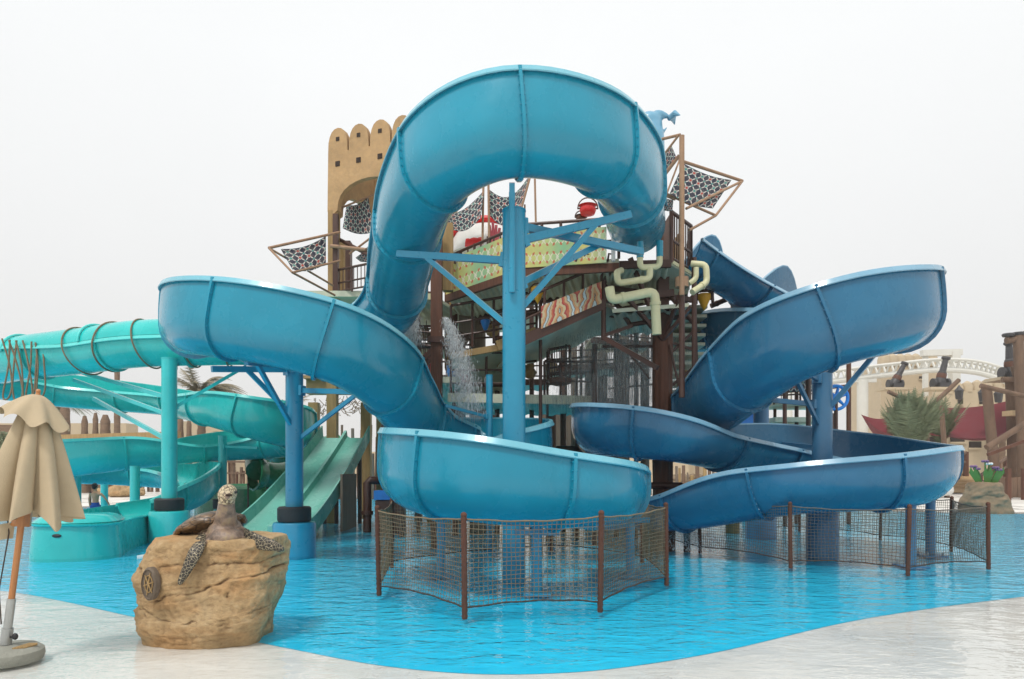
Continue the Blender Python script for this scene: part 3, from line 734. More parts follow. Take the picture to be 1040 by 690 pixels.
# left decks with barred railings
corr(V(402, 300, 15.6), V(441, 303, 15.6), V(410, 330, 19.5), V(490, 335, 19.5), 6, .04); beam(V(396, 299, 15.5), V(441, 302, 15.5), .08, 'cream', 'deck_edge', h_=.14)
rail(V(396, 299, 15.6), V(440, 301, 15.6), .85, 2, 12, r=.03)
corr(V(408, 386, 16), V(462, 386, 16), V(420, 412, 20), V(500, 412, 20), 6, .04); beam(V(400, 386, 15.9), V(468, 386, 15.9), .08, 'olive', 'deck_edge', h_=.14)
rail(V(400, 386, 16), V(468, 386, 16), .95, 3, 16, r=.03); rail(V(402, 365, 16.5), V(440, 365, 16.5), .8, 2, 10, r=.028)
part(MB().beam(V(428, 378, 17), V(441, 366, 17), .03, .55), 'side_panel', 'pink')
beam(V(401, 402, 15.8), V(441, 362, 15.8), .09); beam(V(424, 378, 15.8), V(441, 350, 15.8), .09)
corr(V(458, 403, 15.4), V(600, 406, 15.4), V(470, 420, 19), V(610, 422, 19), 10, .04); beam(V(455, 404, 15.3), V(602, 407, 15.3), .1, 'olive', 'deck_edge', h_=.2)
rail(V(553, 403, 15.4), V(602, 404, 15.4), .8, 3, 0, r=.03, mids=1); rail(V(458, 403, 15.4), V(530, 403, 15.4), 1.0, 4, 0, r=.03, mids=2)
rail(V(557, 390, 15.6), V(579, 386, 15.6), .78, 1, 9, r=.03)
part(MB().lathe([(.1, 0), (.28, .05), (.3, .15), (.12, .2)], V(568, 392, 15.5), 20), 'stool', 'wood')
# hanging sheet left of the grey column
part(MB().add([V(466, 320, 16.5), V(483, 322, 17.5), V(483, 336, 17.5), V(466, 362, 16.5)], [(0, 1, 2, 3)], False), 'side_panel', 'greywood')
# stair on the right of the tower
for k in range(10):
    y = 316 + k * 9.2; p, q = V(680 + k * .4, y, 15.5 + k * .1), V(706 - k * .5, y + 2, 16.5 + k * .1)
    part(MB().box((p + q) / 2, (abs(q.x - p.x), 1.1, .07)), 'stair_tread', 'olive')
for a_, b_ in (((680, 325), (704, 300)), ((680, 360), (706, 335)), ((682, 392), (706, 372)), ((681, 318), (706, 326)), ((681, 348), (706, 356))): beam(V(*a_, 14.8), V(*b_, 14.8), .06, nm='brace')
beam(V(602, 305, 14), V(684, 298, 14), .14); beam(V(600, 290, 14.6), V(703, 305, 14.6), .1)
corr(V(622, 318, 13.7), V(700, 312, 13.7), V(630, 340, 17), V(700, 336, 17), 6, .05)
# platform gear: pump heads and brackets that clutter the top
rnd = random.Random(5)
for k in range(9):
    q = V(462 + k * 6.6, 268 - k * 3.6, 15.2); part(MB().cyl(q, q + Vector((0, 0, rnd.uniform(.1, .22))), .02, .02, 6), 'spray_nozzle', 'brown')
for k in range(8):
    q = V(440 + k * 6, 322 - k * 1.0, 17.9); rod([q, q + Vector((.06, 0, -.12)), q + Vector((.16, 0, -.05))], .035, 'brown', 'spray_nozzle')
for k in range(5):
    q = V(585 + k * 8, 266, 13.15); rod([q, q + Vector((.02, -.05, .14)), q + Vector((.1, -.05, .12))], .022, 'brown', 'spray_nozzle')
# lower background of the tower between the bowls: pipes, pump, posts
rod([V(563, 470, 16), V(563, 462, 16), V(566, 458, 16), V(586, 458, 16), V(589, 462, 16), V(589, 480, 16)], .12, 'brown', 'drain_pipe', n=12)
for px, Y, w_ in ((586, 16.4, .1), (620, 19, .25), (744, 18, .36), (560, 22, .3), (455, 23, .3), (500, 24, .35)): col(px, 405, Y, w_, 'wood' if px < 700 else 'tanwood')
part(MB().box(V(612, 440, 24), (4.5, .3, 1.6)), 'side_panel', 'greywood')

rnd = random.Random(21)
for (x0, y0, x1, y1, Y) in ((458, 345, 530, 341, 16.4), (458, 372, 545, 366, 16.6), (500, 330, 545, 318, 15), (500, 318, 545, 306, 15), (505, 344, 545, 334, 15.1), (556, 366, 604, 362, 16), (556, 380, 604, 378, 16), (575, 350, 575, 404, 16.2), (590, 352, 590, 404, 16.3), (612, 352, 665, 352, 15), (633, 352, 660, 385, 15), (618, 395, 668, 390, 16), (403, 335, 440, 338, 15.4), (406, 350, 440, 352, 15.4), (448, 330, 480, 345, 16), (448, 352, 482, 350, 16), (460, 390, 530, 392, 16.8), (620, 300, 640, 330, 14.4), (640, 330, 690, 322, 14.4), (600, 318, 668, 330, 15.2), (680, 300, 706, 330, 14.2), (680, 350, 690, 395, 14), (706, 310, 708, 395, 15)):
    rod([V(x0, y0, Y), V(x1, y1, Y)], rnd.choice((.025, .035, .05)), rnd.choice(('brown', 'brown', 'wood')), 'brace')
for (px, py, Y, m_) in ((512, 372, 16, 'tanwood'), (538, 378, 16.5, 'tanwood'), (520, 390, 16.5, 'bright_blue'), (560, 372, 17, 'tan'), (500, 335, 16, 'tanwood'), (696, 385, 15, 'tanwood'), (432, 340, 18, 'greywood')):
    q = V(px, py, Y); part(MB().lathe([(.05, -.16), (.13, -.12), (.17, 0), (.1, .1), (.14, .16), (.02, .2)], q, 14), 'water_toy', m_)
for (x0, y0, x1, y1, Y, D) in ((556, 374, 662, 370, 19, 2.2), (398, 350, 462, 352, 18.5, 2.0), (455, 322, 548, 318, 18.5, 2.2), (462, 388, 560, 388, 19.5, 2.0), (600, 345, 662, 350, 18, 1.5)):
    a_, b_ = V(x0, y0, Y), V(x1, y1, Y); dd = Vector((0, D, 0)); corr(a_, b_, a_ + dd, b_ + dd, 6, .04); beam(a_ - Vector((0, .04, .02)), b_ - Vector((0, .04, .02)), .09, 'brown', 'deck_edge', h_=.16)
    rail(a_ + Vector((0, 0, .08)), b_ + Vector((0, 0, .08)), .85, 3, 10, r=.028)
for px, y0, Y, w_, m_ in ((408, 296, 17, .13, 'brown'), (425, 300, 18, .11, 'brown'), (462, 300, 17.4, .14, 'wood'), (505, 300, 17.8, .13, 'brown'), (540, 300, 17.6, .12, 'brown'), (572, 330, 18.4, .16, 'wood'), (626, 330, 17, .13, 'brown'), (646, 330, 16.6, .11, 'brown')): col(px, y0, Y, w_, m_)
# ------------------------------------------------------------ castle turret on its posts
TU = thing('castle_turret', 'tan castle turret with rounded merlons and arched openings on tall posts', 'turret', (-3.6, 18, 0))
cA, cB = Vector((-4.80, 17.75, 0)), Vector((-2.45, 16.9, 0)); dU = (cB - cA).normalized(); dN = Vector((-dU.y, dU.x, 0)); W_ = (cB - cA).length
def face_wall(o, u, n_):
    z0, z1, zt_ = 8.33, 9.95, 10.27; pts = []; nm_ = 4; mw = W_ / nm_
    pts += [(0, z0 - .0), (.14, z0 - .12), (.3, z0 + .0)]
    for k in range(15):
        a_ = math.pi * (1 - k / 14); pts.append((W_ / 2 + (W_ / 2 - .3) * math.cos(a_), z0 + .72 * (math.sin(a_) ** .8)))
    pts += [(W_ - .3, z0), (W_ - .14, z0 - .12), (W_, z0)]
    top = []
    for m_ in range(nm_):
        x0 = W_ - m_ * mw
        top += [(x0 - .02, z1 - .12), (x0 - .03, z1 + .15)]
        for k in range(1, 8):
            a_ = math.pi * k / 8; top.append((x0 - mw / 2 + (mw / 2 - .05) * math.cos(a_), z1 + .15 + (.36) * math.sin(a_) ** .85))
        top += [(x0 - mw + .03, z1 + .15), (x0 - mw + .02, z1 - .12)]
    pts += top
    q = []
    for p in pts:
        if not q or (abs(p[0] - q[-1][0]) + abs(p[1] - q[-1][1])) > 1e-4: q.append(p)
    n = len(q); vs = [o + u * x + Vector((0, 0, z)) for x, z in q] + [o + u * x + n_ * .16 + Vector((0, 0, z)) for x, z in q]
    fs = [tuple(range(n)), tuple(range(n, 2 * n))[::-1]] + [(i, n + i, n + (i + 1) % n, (i + 1) % n) for i in range(n)]
    mb = MB().add(vs, fs, False); w1 = mb.build('turret_wall', M['tan'], TU)
    for m_ in range(nm_):
        for zz, s_ in ((z1 + .22, .1), (z1 - .42, .13)):
            c_ = o + u * (mw * (m_ + .5)) + Vector((0, 0, zz)); MB().box(c_ - n_ * .004, (s_, .02, s_), M=Matrix((u, n_, Vector((0, 0, 1)))).transposed()).build('hole_shade', M['dark'], w1)  # solid box, its dark colour stands for shade inside a hole
face_wall(cA, dU, dN); face_wall(cA + dN * W_ - dU * .0, dU, -dN)
face_wall(cA + dN * .16, dN, dU); face_wall(cB + dN * .16, dN, -dU)
for c_ in (cA + dU * .12 + dN * .12, cB - dU * .12 + dN * .12, cA + dU * .12 + dN * (W_ - .12), cB - dU * .12 + dN * (W_ - .12)):
    MB().box((c_.x, c_.y, 6.4), (.26, .26, 3.9)).build('corner_post', M['tanwood'], TU)
for px, Y, wd, m_ in ((341, 17.6, .13, 'brown'), (352, 19.0, .26, 'brown'), (346, 18.4, .2, 'tanwood')):
    col(px, 218 if px == 341 else 246, Y, wd, m_, 302, False, 'inner_post', TU)
rod([V(336, 250, 17.5), V(372, 254, 17.2)], .05, 'pole', 'cross_rail', TU); rod([V(344, 243, 18), V(380, 262, 17)], .05, 'brown', 'cross_rail', TU)
rail(V(336, 300, 17.8), V(380, 292, 17.0), .62, 2, 12, m='brown', r=.03, parent=TU)
part(MB().box(V(362, 308, 18.5), (2.2, 2.0, .15)), 'deck', 'olive', TU)
part(MB().box((-3.7, 19.2, 4.38), (2.9, 4.4, .16)), 'deck', 'olive', TU)
for x_, y_ in ((-6.1, 21.3), (-4.5, 21.0), (-3.0, 21.3)): part(MB().box((x_ + .5, y_, 2.15), (.3, .3, 4.4)), 'support_post', 'tanwood', TU)
beam(V(340, 370, 17), V(396, 402, 16.5), .12, 'brown', 'brace', TU)

# ------------------------------------------------------------ shade sails
def sail(label, quad, Ys, frame, m='sail', sagv=.25, group='patterned shade sails', uvm=None):
    P_ = [V(x, y, Y) for (x, y), Y in zip(quad, Ys)]; c_ = sum(P_, Vector()) / 4
    t = thing('shade_sail', label, 'shade sail', c_, group)
    def S(u, v):
        p = P_[0].lerp(P_[1], u).lerp(P_[3].lerp(P_[2], u), v)
        return p - Vector((0, 0, sagv * math.sin(math.pi * u) * (1 - .3 * math.sin(math.pi * v))))
    mb = MB(); mb.grid(S, 16, 12); mb.build('cloth', M[m], t, sharp=0)
    for f in frame: MB().tube([V(*f[0]), V(*f[1])], f[2] * .7 if len(f) > 2 else .026, 8).build('frame_pole', M['pole'], t)
    return t
sail('patterned shade sail on a pole frame, left of the turret', [(285, 253), (331, 240), (331, 268), (297, 274)], [15.6, 17, 16.6, 15.2],
     [((273, 252, 15.2), (345, 236, 17.4), .045), ((273, 252, 15.2), (297, 277, 14.8)), ((297, 277, 14.8), (340, 300, 16.4)), ((297, 277, 14.8), (345, 265, 17)), ((273, 252, 15.2), (338, 290, 16.6))], 'sail', .1)
sail('patterned cloth hanging inside the turret archway', [(352, 208), (374, 200), (380, 236), (348, 232)], [18.6, 18, 17.8, 18.6], [((340, 214, 18), (384, 196, 18))], 'sail2', .1)
sail('small patterned cloth right under the turret', [(361, 262), (380, 242), (384, 262), (366, 266)], [17.5, 17, 17, 17.5], [((355, 258, 17.6), (384, 236, 17))], 'sail', .05)
sail('long patterned sail sagging behind the arch, left of the blue post', [(449, 218), (492, 193), (488, 222), (456, 232)], [17, 16.5, 16.3, 17], [((491, 186, 16.5), (490, 248, 16.5), .04), ((496, 180, 16.4), (497, 268, 16.4), .04)], 'sail2', .18)
sail('patterned sail rising behind the top of the tall blue post', [(496, 192), (538, 178), (530, 208), (497, 219)], [16.5, 16.3, 16.3, 16.5], [((540, 174, 16.3), (529, 214, 16.3)), ((543, 172, 16.2), (545, 262, 16.2), .035), ((533, 208, 16.4), (533, 236, 16.4), .03)], 'sail2', .35)
sail('large patterned shade sail on bamboo poles at the upper right of the tower', [(694, 166), (743, 183), (724, 212), (680, 197)], [13.2, 14.2, 13.6, 12.8],
     [((690, 163, 13.2), (754, 184, 14.4), .045), ((754, 184, 14.4), (727, 219, 13.6)), ((727, 219, 13.6), (700, 234, 13.2)), ((754, 184, 14.4), (697, 212, 13)), ((672, 195, 12.8), (727, 219, 13.6)), ((690, 163, 13.2), (676, 200, 12.8), .025)], 'sail2', .06)
sail('small patterned sail beside the blue arch top right', [(668, 164), (682, 148), (688, 162), (670, 178)], [13, 13, 13, 13], [((662, 144, 13), (691, 137, 12.6), .04), ((689, 138, 12.6), (666, 168, 13), .03), ((690, 158, 12.8), (670, 184, 13), .05)], 'sail', .04)
sail('scrap of patterned cloth just under the large right sail', [(672, 198), (684, 203), (683, 214), (672, 212)], [13, 13, 13, 13], [((670, 197, 13), (686, 203, 13), .03)], 'sail', .03)

# ------------------------------------------------------------ pipes, buckets, figures on the tower
def pipe(label, pts, r, m='cream', ends=None, group='cream water pipes'):
    P_ = [V(*p) for p in pts]; Q = [P_[0]]
    for i in range(1, len(P_) - 1):
        a_, b_, c_ = P_[i - 1], P_[i], P_[i + 1]; k = min(r * 1.6, (b_ - a_).length * .4, (c_ - b_).length * .4)
        s0, s1 = b_ + (a_ - b_).normalized() * k, b_ + (c_ - b_).normalized() * k
        for q_ in range(5): t = q_ / 4; Q.append(s0 * (1 - t) ** 2 + b_ * 2 * t * (1 - t) + s1 * t * t)
    Q.append(P_[-1]); c_ = sum(P_, Vector()) / len(P_)
    t = thing('water_pipe', label, 'water pipe', c_, group); MB().tube(Q, r, 14).build('pipe', M[m], t)
    for k in range(1, len(P_)):
        a_, b_ = P_[k - 1], P_[k]
        if (b_ - a_).length > r * 7:
            d_ = (b_ - a_).normalized(); e_ = a_ + d_ * r * 2.2; MB().cyl(e_, e_ + d_ * r * .7, r * 1.18, r * 1.18, 14).build('coupling', M[m], t)
    for e_ in (ends or []): MB().cyl(V(*e_[0]), V(*e_[1]), r * 1.15, r * 1.15, 14).build('blue_spout', M['blue'], t)
pipe('thin cream pipe forking up into the start of the arching slide', [(650, 258, 12.45), (650, 272, 12.45), (670, 271, 12.45), (670, 257, 12.45)], .055, ends=[((650, 246, 12.45), (650, 262, 12.45)), ((670, 245, 12.45), (670, 261, 12.45))])
pipe('thin cream pipe dropping from the fork and bending left', [(660, 272, 12.45), (660, 283, 12.45), (628, 288, 12.45), (626, 277, 12.45), (631, 275, 12.7)], .06)
pipe('thick cream pipe running down the front of the main brown post', [(619, 292, 12.3), (621, 305, 12.3), (665, 296, 12.35), (667, 340, 12.4)], .085)
pipe('cream pipe bent in a square loop at the right edge of the top deck', [(702, 268, 13), (717, 269, 12.9), (718, 287, 12.9), (703, 297, 12.7)], .06)
pipe('short cream pipe elbow nested inside the square loop', [(707, 272, 12.8), (707, 283, 12.8), (700, 288, 12.8)], .05)
pipe('brown nozzle pipe standing beyond the right yellow bucket', [(722, 311, 16), (743, 302, 16), (745, 302, 16), (744, 330, 16)], .06, 'wood', group='brown water pipes')
pipe('brown pipe hoop holding the right yellow bucket', [(707, 309, 15), (707, 296, 15), (723, 295, 15), (724, 308, 15)], .035, 'brown', group='brown water pipes')
def bucket(label, px, y0, y1, Y, m, wpx, shape='cone', group='tipping buckets'):
    p = V(px, y1, Y); h_ = (y1 - y0) * Y / FOC; r = wpx / 2 * Y / FOC
    t = thing('tipping_bucket', label, 'bucket', p, group)
    pr = {'cone': [(.001, 0), (r * .45, h_ * .3), (r * .95, h_ * .75), (r, h_ * .95), (r * .9, h_), (r * .8, h_ * .94)], 'pot': [(r * .45, 0), (r * .8, h_ * .1), (r, h_ * .5), (r * .85, h_ * .9), (r * 1.1, h_), (r * .9, h_ * .95)],
          'bell': [(r * 1.1, 0), (r * .9, h_ * .08), (r * .55, h_ * .5), (r * .4, h_ * .9), (.01, h_)]}[shape]
    MB().lathe(pr, p, 24).build('bowl', M[m], t, sharp=60)
    MB().cyl(p + Vector((-r * 1.25, 0, h_ * .7)), p + Vector((r * 1.25, 0, h_ * .7)), .018, .018, 8).build('axle', M['brown'], t)
    MB().tube([p + Vector((r * 1.2 * math.cos(a_), 0, h_ * .7 + r * 1.3 * math.sin(a_))) for a_ in [math.pi * k / 10 for k in range(11)]], .015, 6).build('handle', M['brown'], t)
bucket('yellow cone bucket hanging at the left end of the wave panel', 546, 292, 309, 13.6, 'yellow', 14)
bucket('yellow pointed bucket hanging right of the cream pipe loop', 715, 299, 316, 15, 'yellow', 14)
bucket('golden bell hanging beside the right grey blue post', 846, 354, 367, 16, 'yellow', 14, 'bell')
bucket('blue pointed bucket left of the tall blue post', 493, 325, 338, 15.5, 'bright_blue', 10)
bucket('blue pot bucket low in the spray near the brown column', 459, 372, 384, 16, 'bright_blue', 11, 'pot')
bucket('pink bucket in the falling spray', 472, 381, 391, 16, 'pink', 12, 'pot')
bucket('round red bucket at the top behind the blue braces', 597, 209, 219, 15, 'red', 17, 'pot')
bucket('dark red pot bucket on the bridge rail behind the blue braces', 590, 219, 225, 15.2, 'wood', 10, 'pot')
# big striped bucket
sb = thing('big_dump_bucket', 'big red and white striped dump bucket behind the upper railing', 'dump bucket', V(492, 262, 18))
c_ = V(494, 262, 18); MB().lathe([(1.0, 0), (.98, .25), (.82, .55), (.5, .75), (.01, .82)], c_, 32).build('dome', M['white'], sb)
for a0 in range(0, 360, 60):
    MB().grid(lambda u, v: c_ + Vector((math.cos(R(a0 + 26 * u)) * 1.015 * math.cos(v * 1.45), math.sin(R(a0 + 26 * u)) * 1.015 * math.cos(v * 1.45), .84 * math.sin(v * 1.45))), 6, 10, uv=False).build('stripe', M['red'], sb, sharp=0)
MB().tube([c_ + Vector((1.08 * math.cos(a_), -.3, .9 * math.sin(a_) + .02)) for a_ in [math.pi * k / 24 for k in range(25)]], .09, 10).build('hoop', M['red'], sb)
hh = MB(); 
for k in range(4): hh.tube([V(500 + k * 1.5, 246, 17), V(497 + k * 3.5, 226 + abs(k - 1) * 3, 17)], .04, 6)
hh.build('crest', M['pink'], sb)
# dolphin tail
dt = thing('dolphin_figure', 'pale blue fibreglass dolphin curling up beside the arch', 'dolphin figure', V(655, 160, 15))
mb = MB(); pts = [V(652, 190, 15), V(658, 170, 15), V(662, 150, 15), V(664, 130, 15), V(668, 117, 15), V(680, 119, 15)]
cp = catmull([tuple(p) for p in pts], 5); mb.tube(cp, [.32 - .0 * k if k < 8 else max(.05, .32 - (k - 8) * .017) for k in range(len(cp))], 16)
mb.ell(V(662, 145, 15), (.28, .28, .6)); mb.ell(V(659, 124, 15), (.26, .22, .22))
remesh(mb, 'body', M['dolphin'], .04, dt)
for s_ in (-1, 1):
    p = V(680, 120, 15); MB().tube([p, p + Vector((.1, s_ * .1, .05)), p + Vector((.17, s_ * .24, -.04 + s_ * .02))], [.06, .07, .01], 8).build('tail_fin', M['dolphin'], dt)
MB().tube([V(668, 130, 15), V(674, 134, 15), V(677, 130, 15)], [.05, .05, .01], 8).build('fin', M['dolphin'], dt)

# ------------------------------------------------------------ twin lane slide and dark green tube
tl = thing('twin_slide', 'sea green twin lane racing slide beside the blue round base', 'twin slide', (-5.5, 18, 0))
def lane(k):
    mb = MB(); vs = []; fs = []
    for i in range(25):
        t = i / 24; top = Vector((-4.95 + (k - .5) * .0, 20.3, 2.55)); bot = Vector((-5.75, 16.2, .05))
        p = top.lerp(bot, t); p.z = .06 + 2.5 * (1 - t) ** 1.25 * (1.0) if t > .0 else 2.56
        wd = .72 + .22 * t; xo = (k - .5) * wd
        pr = [(-.5, .22), (-.45, .22), (-.42, .05), (-.3, 0), (.3, 0), (.42, .05), (.45, .22), (.5, .22), (.5, -.08), (-.5, -.08)]
        e_ = .34 * (1 if t < .9 else 1)
        for j, (a_, z) in enumerate(pr):
            zz = z
            if z == .22 and ((k == 0 and a_ < 0) or (k == 1 and a_ > 0)): zz = .36
            vs.append(p + Vector((xo + a_ * wd, 0, zz)))
    for i in range(24):
        for j in range(10): a_ = i * 10 + j; b2 = i * 10 + (j + 1) % 10; fs.append((a_, b2, b2 + 10, a_ + 10))
    fs += [tuple(range(10))[::-1], tuple(range(240, 250))]
    return mb.add(vs, fs, True)
for k in (0, 1): lane(k).build('lane', M['seafoam'], tl, sharp=50)
for k in range(4): MB().cyl((-5.6 + k * .35, 20.4, 0), (-5.6 + k * .35, 20.4, 2.4), .06, .06, 10).build('leg', M['brown'], tl)
MB().box((-4.45, 18.6, .75), (.06, 1.6, 1.5)).build('side_board', M['greywood'], tl)
gt = thing('green_tube_slide', 'dark green tube slide with a flared mouth behind the twin slide', 'tube slide', (-7.5, 22, 0))
cp = catmull([tuple(V(345, 452, 24)), tuple(V(320, 460, 23.5)), tuple(V(300, 478, 22.8)), tuple(V(285, 483, 22.4)), tuple(V(268, 482, 22.0))], 6)
MB().tube(cp, .42, 24, False).build('tube', M['green'], gt)
p = Vector(cp[-1]); d_ = (Vector(cp[-1]) - Vector(cp[-3])).normalized()
MB().tube([p, p + d_ * .1, p + d_ * .3, p + d_ * .32], [.44, .5, .56, .5], 28, False).build('mouth', M['green'], gt)
cp = catmull([tuple(V(262, 478, 22)), tuple(V(262, 466, 22.6)), tuple(V(275, 463, 23.4)), tuple(V(300, 460, 24))], 6); MB().tube(cp, .38, 20).build('tube', M['green'], gt)
for px in (272, 281, 290): MB().cyl(V(px, 495, 22.3), (V(px, 495, 22.3).x, 22.3, 0), .05, .05, 10).build('leg', M['brown'], gt)
MB().lathe([(2.3, 0), (2.3, .95), (2.2, 1.05), (2.05, 1.05), (1.7, .1), (.01, .05)], (-9.3, 25.4, 0), 36).build('splash_basin', M['green'], gt)

# ------------------------------------------------------------ second structure seen through the right slide
CT = thing('climbing_frame', 'brown climbing frame with decks and blue wheel area behind the right slide', 'climbing frame', (6, 22, 0))
for px, y0, Y, w_, m_ in ((744, 350, 21, .4, 'tanwood'), (797, 348, 20, .12, 'brown'), (809, 352, 21, .12, 'brown'), (821, 350, 20, .14, 'brown'), (787, 352, 22, .1, 'brown'), (756, 355, 22, .14, 'brown'), (862, 338, 21, .14, 'wood'), (845, 420, 22, .12, 'brown')):
    col(px, y0, Y, w_, m_, parent=CT, nm='column')
for y_ in (412, 428, 444): part(MB().box(V(805, y_, 21.5), (1.7, 1.6, .14)), 'deck', 'olive', CT)
for y_ in (372, 398, 411): rail(V(786, y_, 20.6), V(826, y_ - 2, 20.6), .6, 3, 8, parent=CT, r=.03)
mb = MB(); mb.grid(lambda u, v: V(797 + 28 * u, 398 - 30 * v, 20.3), 4, 4, False); mb.build('painted_panel', M['sail'], CT, sharp=0)
part(MB().box(V(758, 428, 21), (.5, .3, .8)), 'side_panel', 'bright_blue', CT); part(MB().box(V(766, 418, 21.2), (.3, .3, .5)), 'side_panel', 'tanwood', CT)
for a_, b_ in (((744, 372), (797, 384)), ((744, 400), (797, 372)), ((797, 398), (862, 392)), ((748, 350), (800, 352))): beam(V(*a_, 20.8), V(*b_, 20.8), .09, 'wood', 'brace', CT)
q = V(866, 338, 21); part(MB().box(q, (.5, .12, .08)), 'beam', 'wood', CT)
wh = thing('toy_ship_wheel', 'bright blue spoked wheel beside the right grey blue post', 'wheel', V(849, 404, 18)); c_ = V(849, 404, 18)
MB().tube([c_ + Vector((.31 * math.cos(a_), 0, .31 * math.sin(a_))) for a_ in [2 * math.pi * k / 32 for k in range(32)]], .045, 8, closed=True).build('rim', M['bright_blue'], wh)
for k in range(6):
    a_ = math.pi * k / 3 + .3; MB().cyl(c_, c_ + Vector((.3 * math.cos(a_), 0, .3 * math.sin(a_))), .055, .03, 10).build('spoke', M['bright_blue'], wh)
MB().cyl(c_ + Vector((0, -.05, 0)), c_ + Vector((0, .05, 0)), .1, .1, 20).build('hub', M['bright_blue'], wh)
MB().cyl(c_, (c_.x, c_.y, -.05), .05, .05, 10).build('stand', M['brown'], wh)

# ------------------------------------------------------------ falling water: streaks of drops
m, nt, b = newmat('falling water'); b.inputs['Base Color'].default_value = (.85, .88, .9, 1); b.inputs['Roughness'].default_value = .3; b.inputs['Alpha'].default_value = .42; M['drops'] = m
m, nt, b = newmat('fine mist of drops'); b.inputs['Base Color'].default_value = (.7, .72, .72, 1); b.inputs['Roughness'].default_value = .5; b.inputs['Alpha'].default_value = .15; M['mist'] = m
def spray(label, top, bot, wt_, wb, n, seed, ln=(.05, .25), rw=.006, m='drops', lead=0):
    rnd = random.Random(seed); mb = MB(); a_, b_ = V(*top), V(*bot)
    for k in range(n):
        t = rnd.random() ** .8; g_ = rnd.gauss(0, .38); wd = wt_ + (wb - wt_) * t
        p = a_.lerp(b_, t) ; p.x += g_ * wd; p.y += rnd.gauss(0, .38) * wd * .6; p.z = a_.z + (b_.z - a_.z) * (t * .45 + t * t * .55)
        l = rnd.uniform(*ln) * (.4 + t); r_ = rw * rnd.uniform(.5, 1.6)
        mb.add([p + Vector((r_, 0, 0)), p + Vector((-r_ * .5, r_, 0)), p + Vector((-r_ * .5, -r_, 0)), p + Vector((0, 0, -l)), p + Vector((0, 0, l * .2))], [(0, 1, 3), (1, 2, 3), (2, 0, 3), (0, 4, 1), (1, 4, 2), (2, 4, 0)], True)
    o = mb.build('water_spray', M[m], sharp=0); tag(o, label, 'water spray', kind='stuff')
spray('white water falling from the upper deck beside the brown column', (452, 322, 14.3), (478, 424, 14.0), .1, .5, 5200, 1, (.03, .13), .0042)
spray('white water splashing off the deck left of the brown column', (419, 308, 15), (417, 350, 15), .12, .35, 2600, 2, (.03, .11), .0042)
spray('broad grey curtain of mist under the middle deck', (633, 338, 15.4), (625, 410, 15.4), 1.5, 1.9, 15000, 3, (.08, .4), .0045, 'mist')
spray('fine spray blown left of the mist curtain', (600, 345, 15.2), (590, 412, 15.2), .5, 1.3, 2500, 4, (.03, .12), .004, 'mist')
spray('splash of white water at the end of the right slide', (700, 540, 13.6), (722, 559, 13.3), .4, 1.3, 1800, 6, (.01, .03), .007)
# ------------------------------------------------------------ sandstone block and the turtle on it
m, nt, b = newmat('carved sandstone')
v = wcoord(nt); n1 = noise_node(nt, 2.2, 7, v, .6); n2 = noise_node(nt, 11, 8, v, .65); n3 = noise_node(nt, 1.3, 4, wcoord(nt, (1, 1, 3)))
c = rgbmix(nt, .5, ramp(nt, n1, [(.3, (.24, .15, .07)), (.48, (.44, .29, .14)), (.75, (.60, .45, .26))]), ramp(nt, n2, [(.3, (.20, .13, .07)), (.52, (.46, .31, .16)), (.8, (.62, .50, .33))]))
c = rgbmix(nt, ramp(nt, n3, [(.52, 0), (.66, .5)]), c, (.52, .27, .10))
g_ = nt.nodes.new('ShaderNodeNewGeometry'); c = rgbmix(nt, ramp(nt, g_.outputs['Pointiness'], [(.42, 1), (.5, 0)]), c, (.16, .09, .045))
nt.links.new(c, b.inputs['Base Color']); b.inputs['Roughness'].default_value = .82; bump(nt, b, (E(nt, n2) + E(nt, noise_node(nt, 55, 6, v, .7)) * .5).s, .9, .03); M['stone'] = m
m, nt, b = newmat('scaly turtle skin')
v = wcoord(nt); vo = nt.nodes.new('ShaderNodeTexVoronoi'); vo.feature = 'DISTANCE_TO_EDGE'; vo.inputs['Scale'].default_value = 34; nt.links.new(v, vo.inputs['Vector'])
nt.links.new(rgbmix(nt, ramp(nt, vo.outputs[0], [(.02, 0), (.055, 1)]), (.45, .38, .25), (.03, .025, .02)), b.inputs['Base Color']); b.inputs['Roughness'].default_value = .45
bump(nt, b, vo.outputs[0], .4, .02); M['scales'] = m
m, nt, b = newmat('pale scaly turtle head')
v = wcoord(nt); vo = nt.nodes.new('ShaderNodeTexVoronoi'); vo.feature = 'DISTANCE_TO_EDGE'; vo.inputs['Scale'].default_value = 26; nt.links.new(v, vo.inputs['Vector'])
nt.links.new(rgbmix(nt, ramp(nt, vo.outputs[0], [(.04, 0), (.1, 1)]), (.10, .07, .045), (.52, .43, .28)), b.inputs['Base Color']); b.inputs['Roughness'].default_value = .5
bump(nt, b, vo.outputs[0], .4, .02); M['headscales'] = m
m, nt, b = newmat('turtle throat skin')
v = wcoord(nt, (1, 1, 1)); n1 = noise_node(nt, 11, 7, v, .65); wv = nt.nodes.new('ShaderNodeTexWave'); wv.bands_direction = 'Z'; wv.inputs['Scale'].default_value = 9; wv.inputs['Distortion'].default_value = 6; nt.links.new(v, wv.inputs['Vector'])
nt.links.new(ramp(nt, n1, [(.35, (.10, .075, .06)), (.52, (.26, .185, .14)), (.7, (.36, .27, .15))]), b.inputs['Base Color']); b.inputs['Roughness'].default_value = .4; bump(nt, b, n1, .6, .03); M['skin_t'] = m
m, nt, b = newmat('turtle shell plates')
v = wcoord(nt); vo = nt.nodes.new('ShaderNodeTexVoronoi'); vo.feature = 'DISTANCE_TO_EDGE'; vo.inputs['Scale'].default_value = 7; nt.links.new(v, vo.inputs['Vector']); n1 = noise_node(nt, 14, 6, wcoord(nt, (1, 1, 4)))
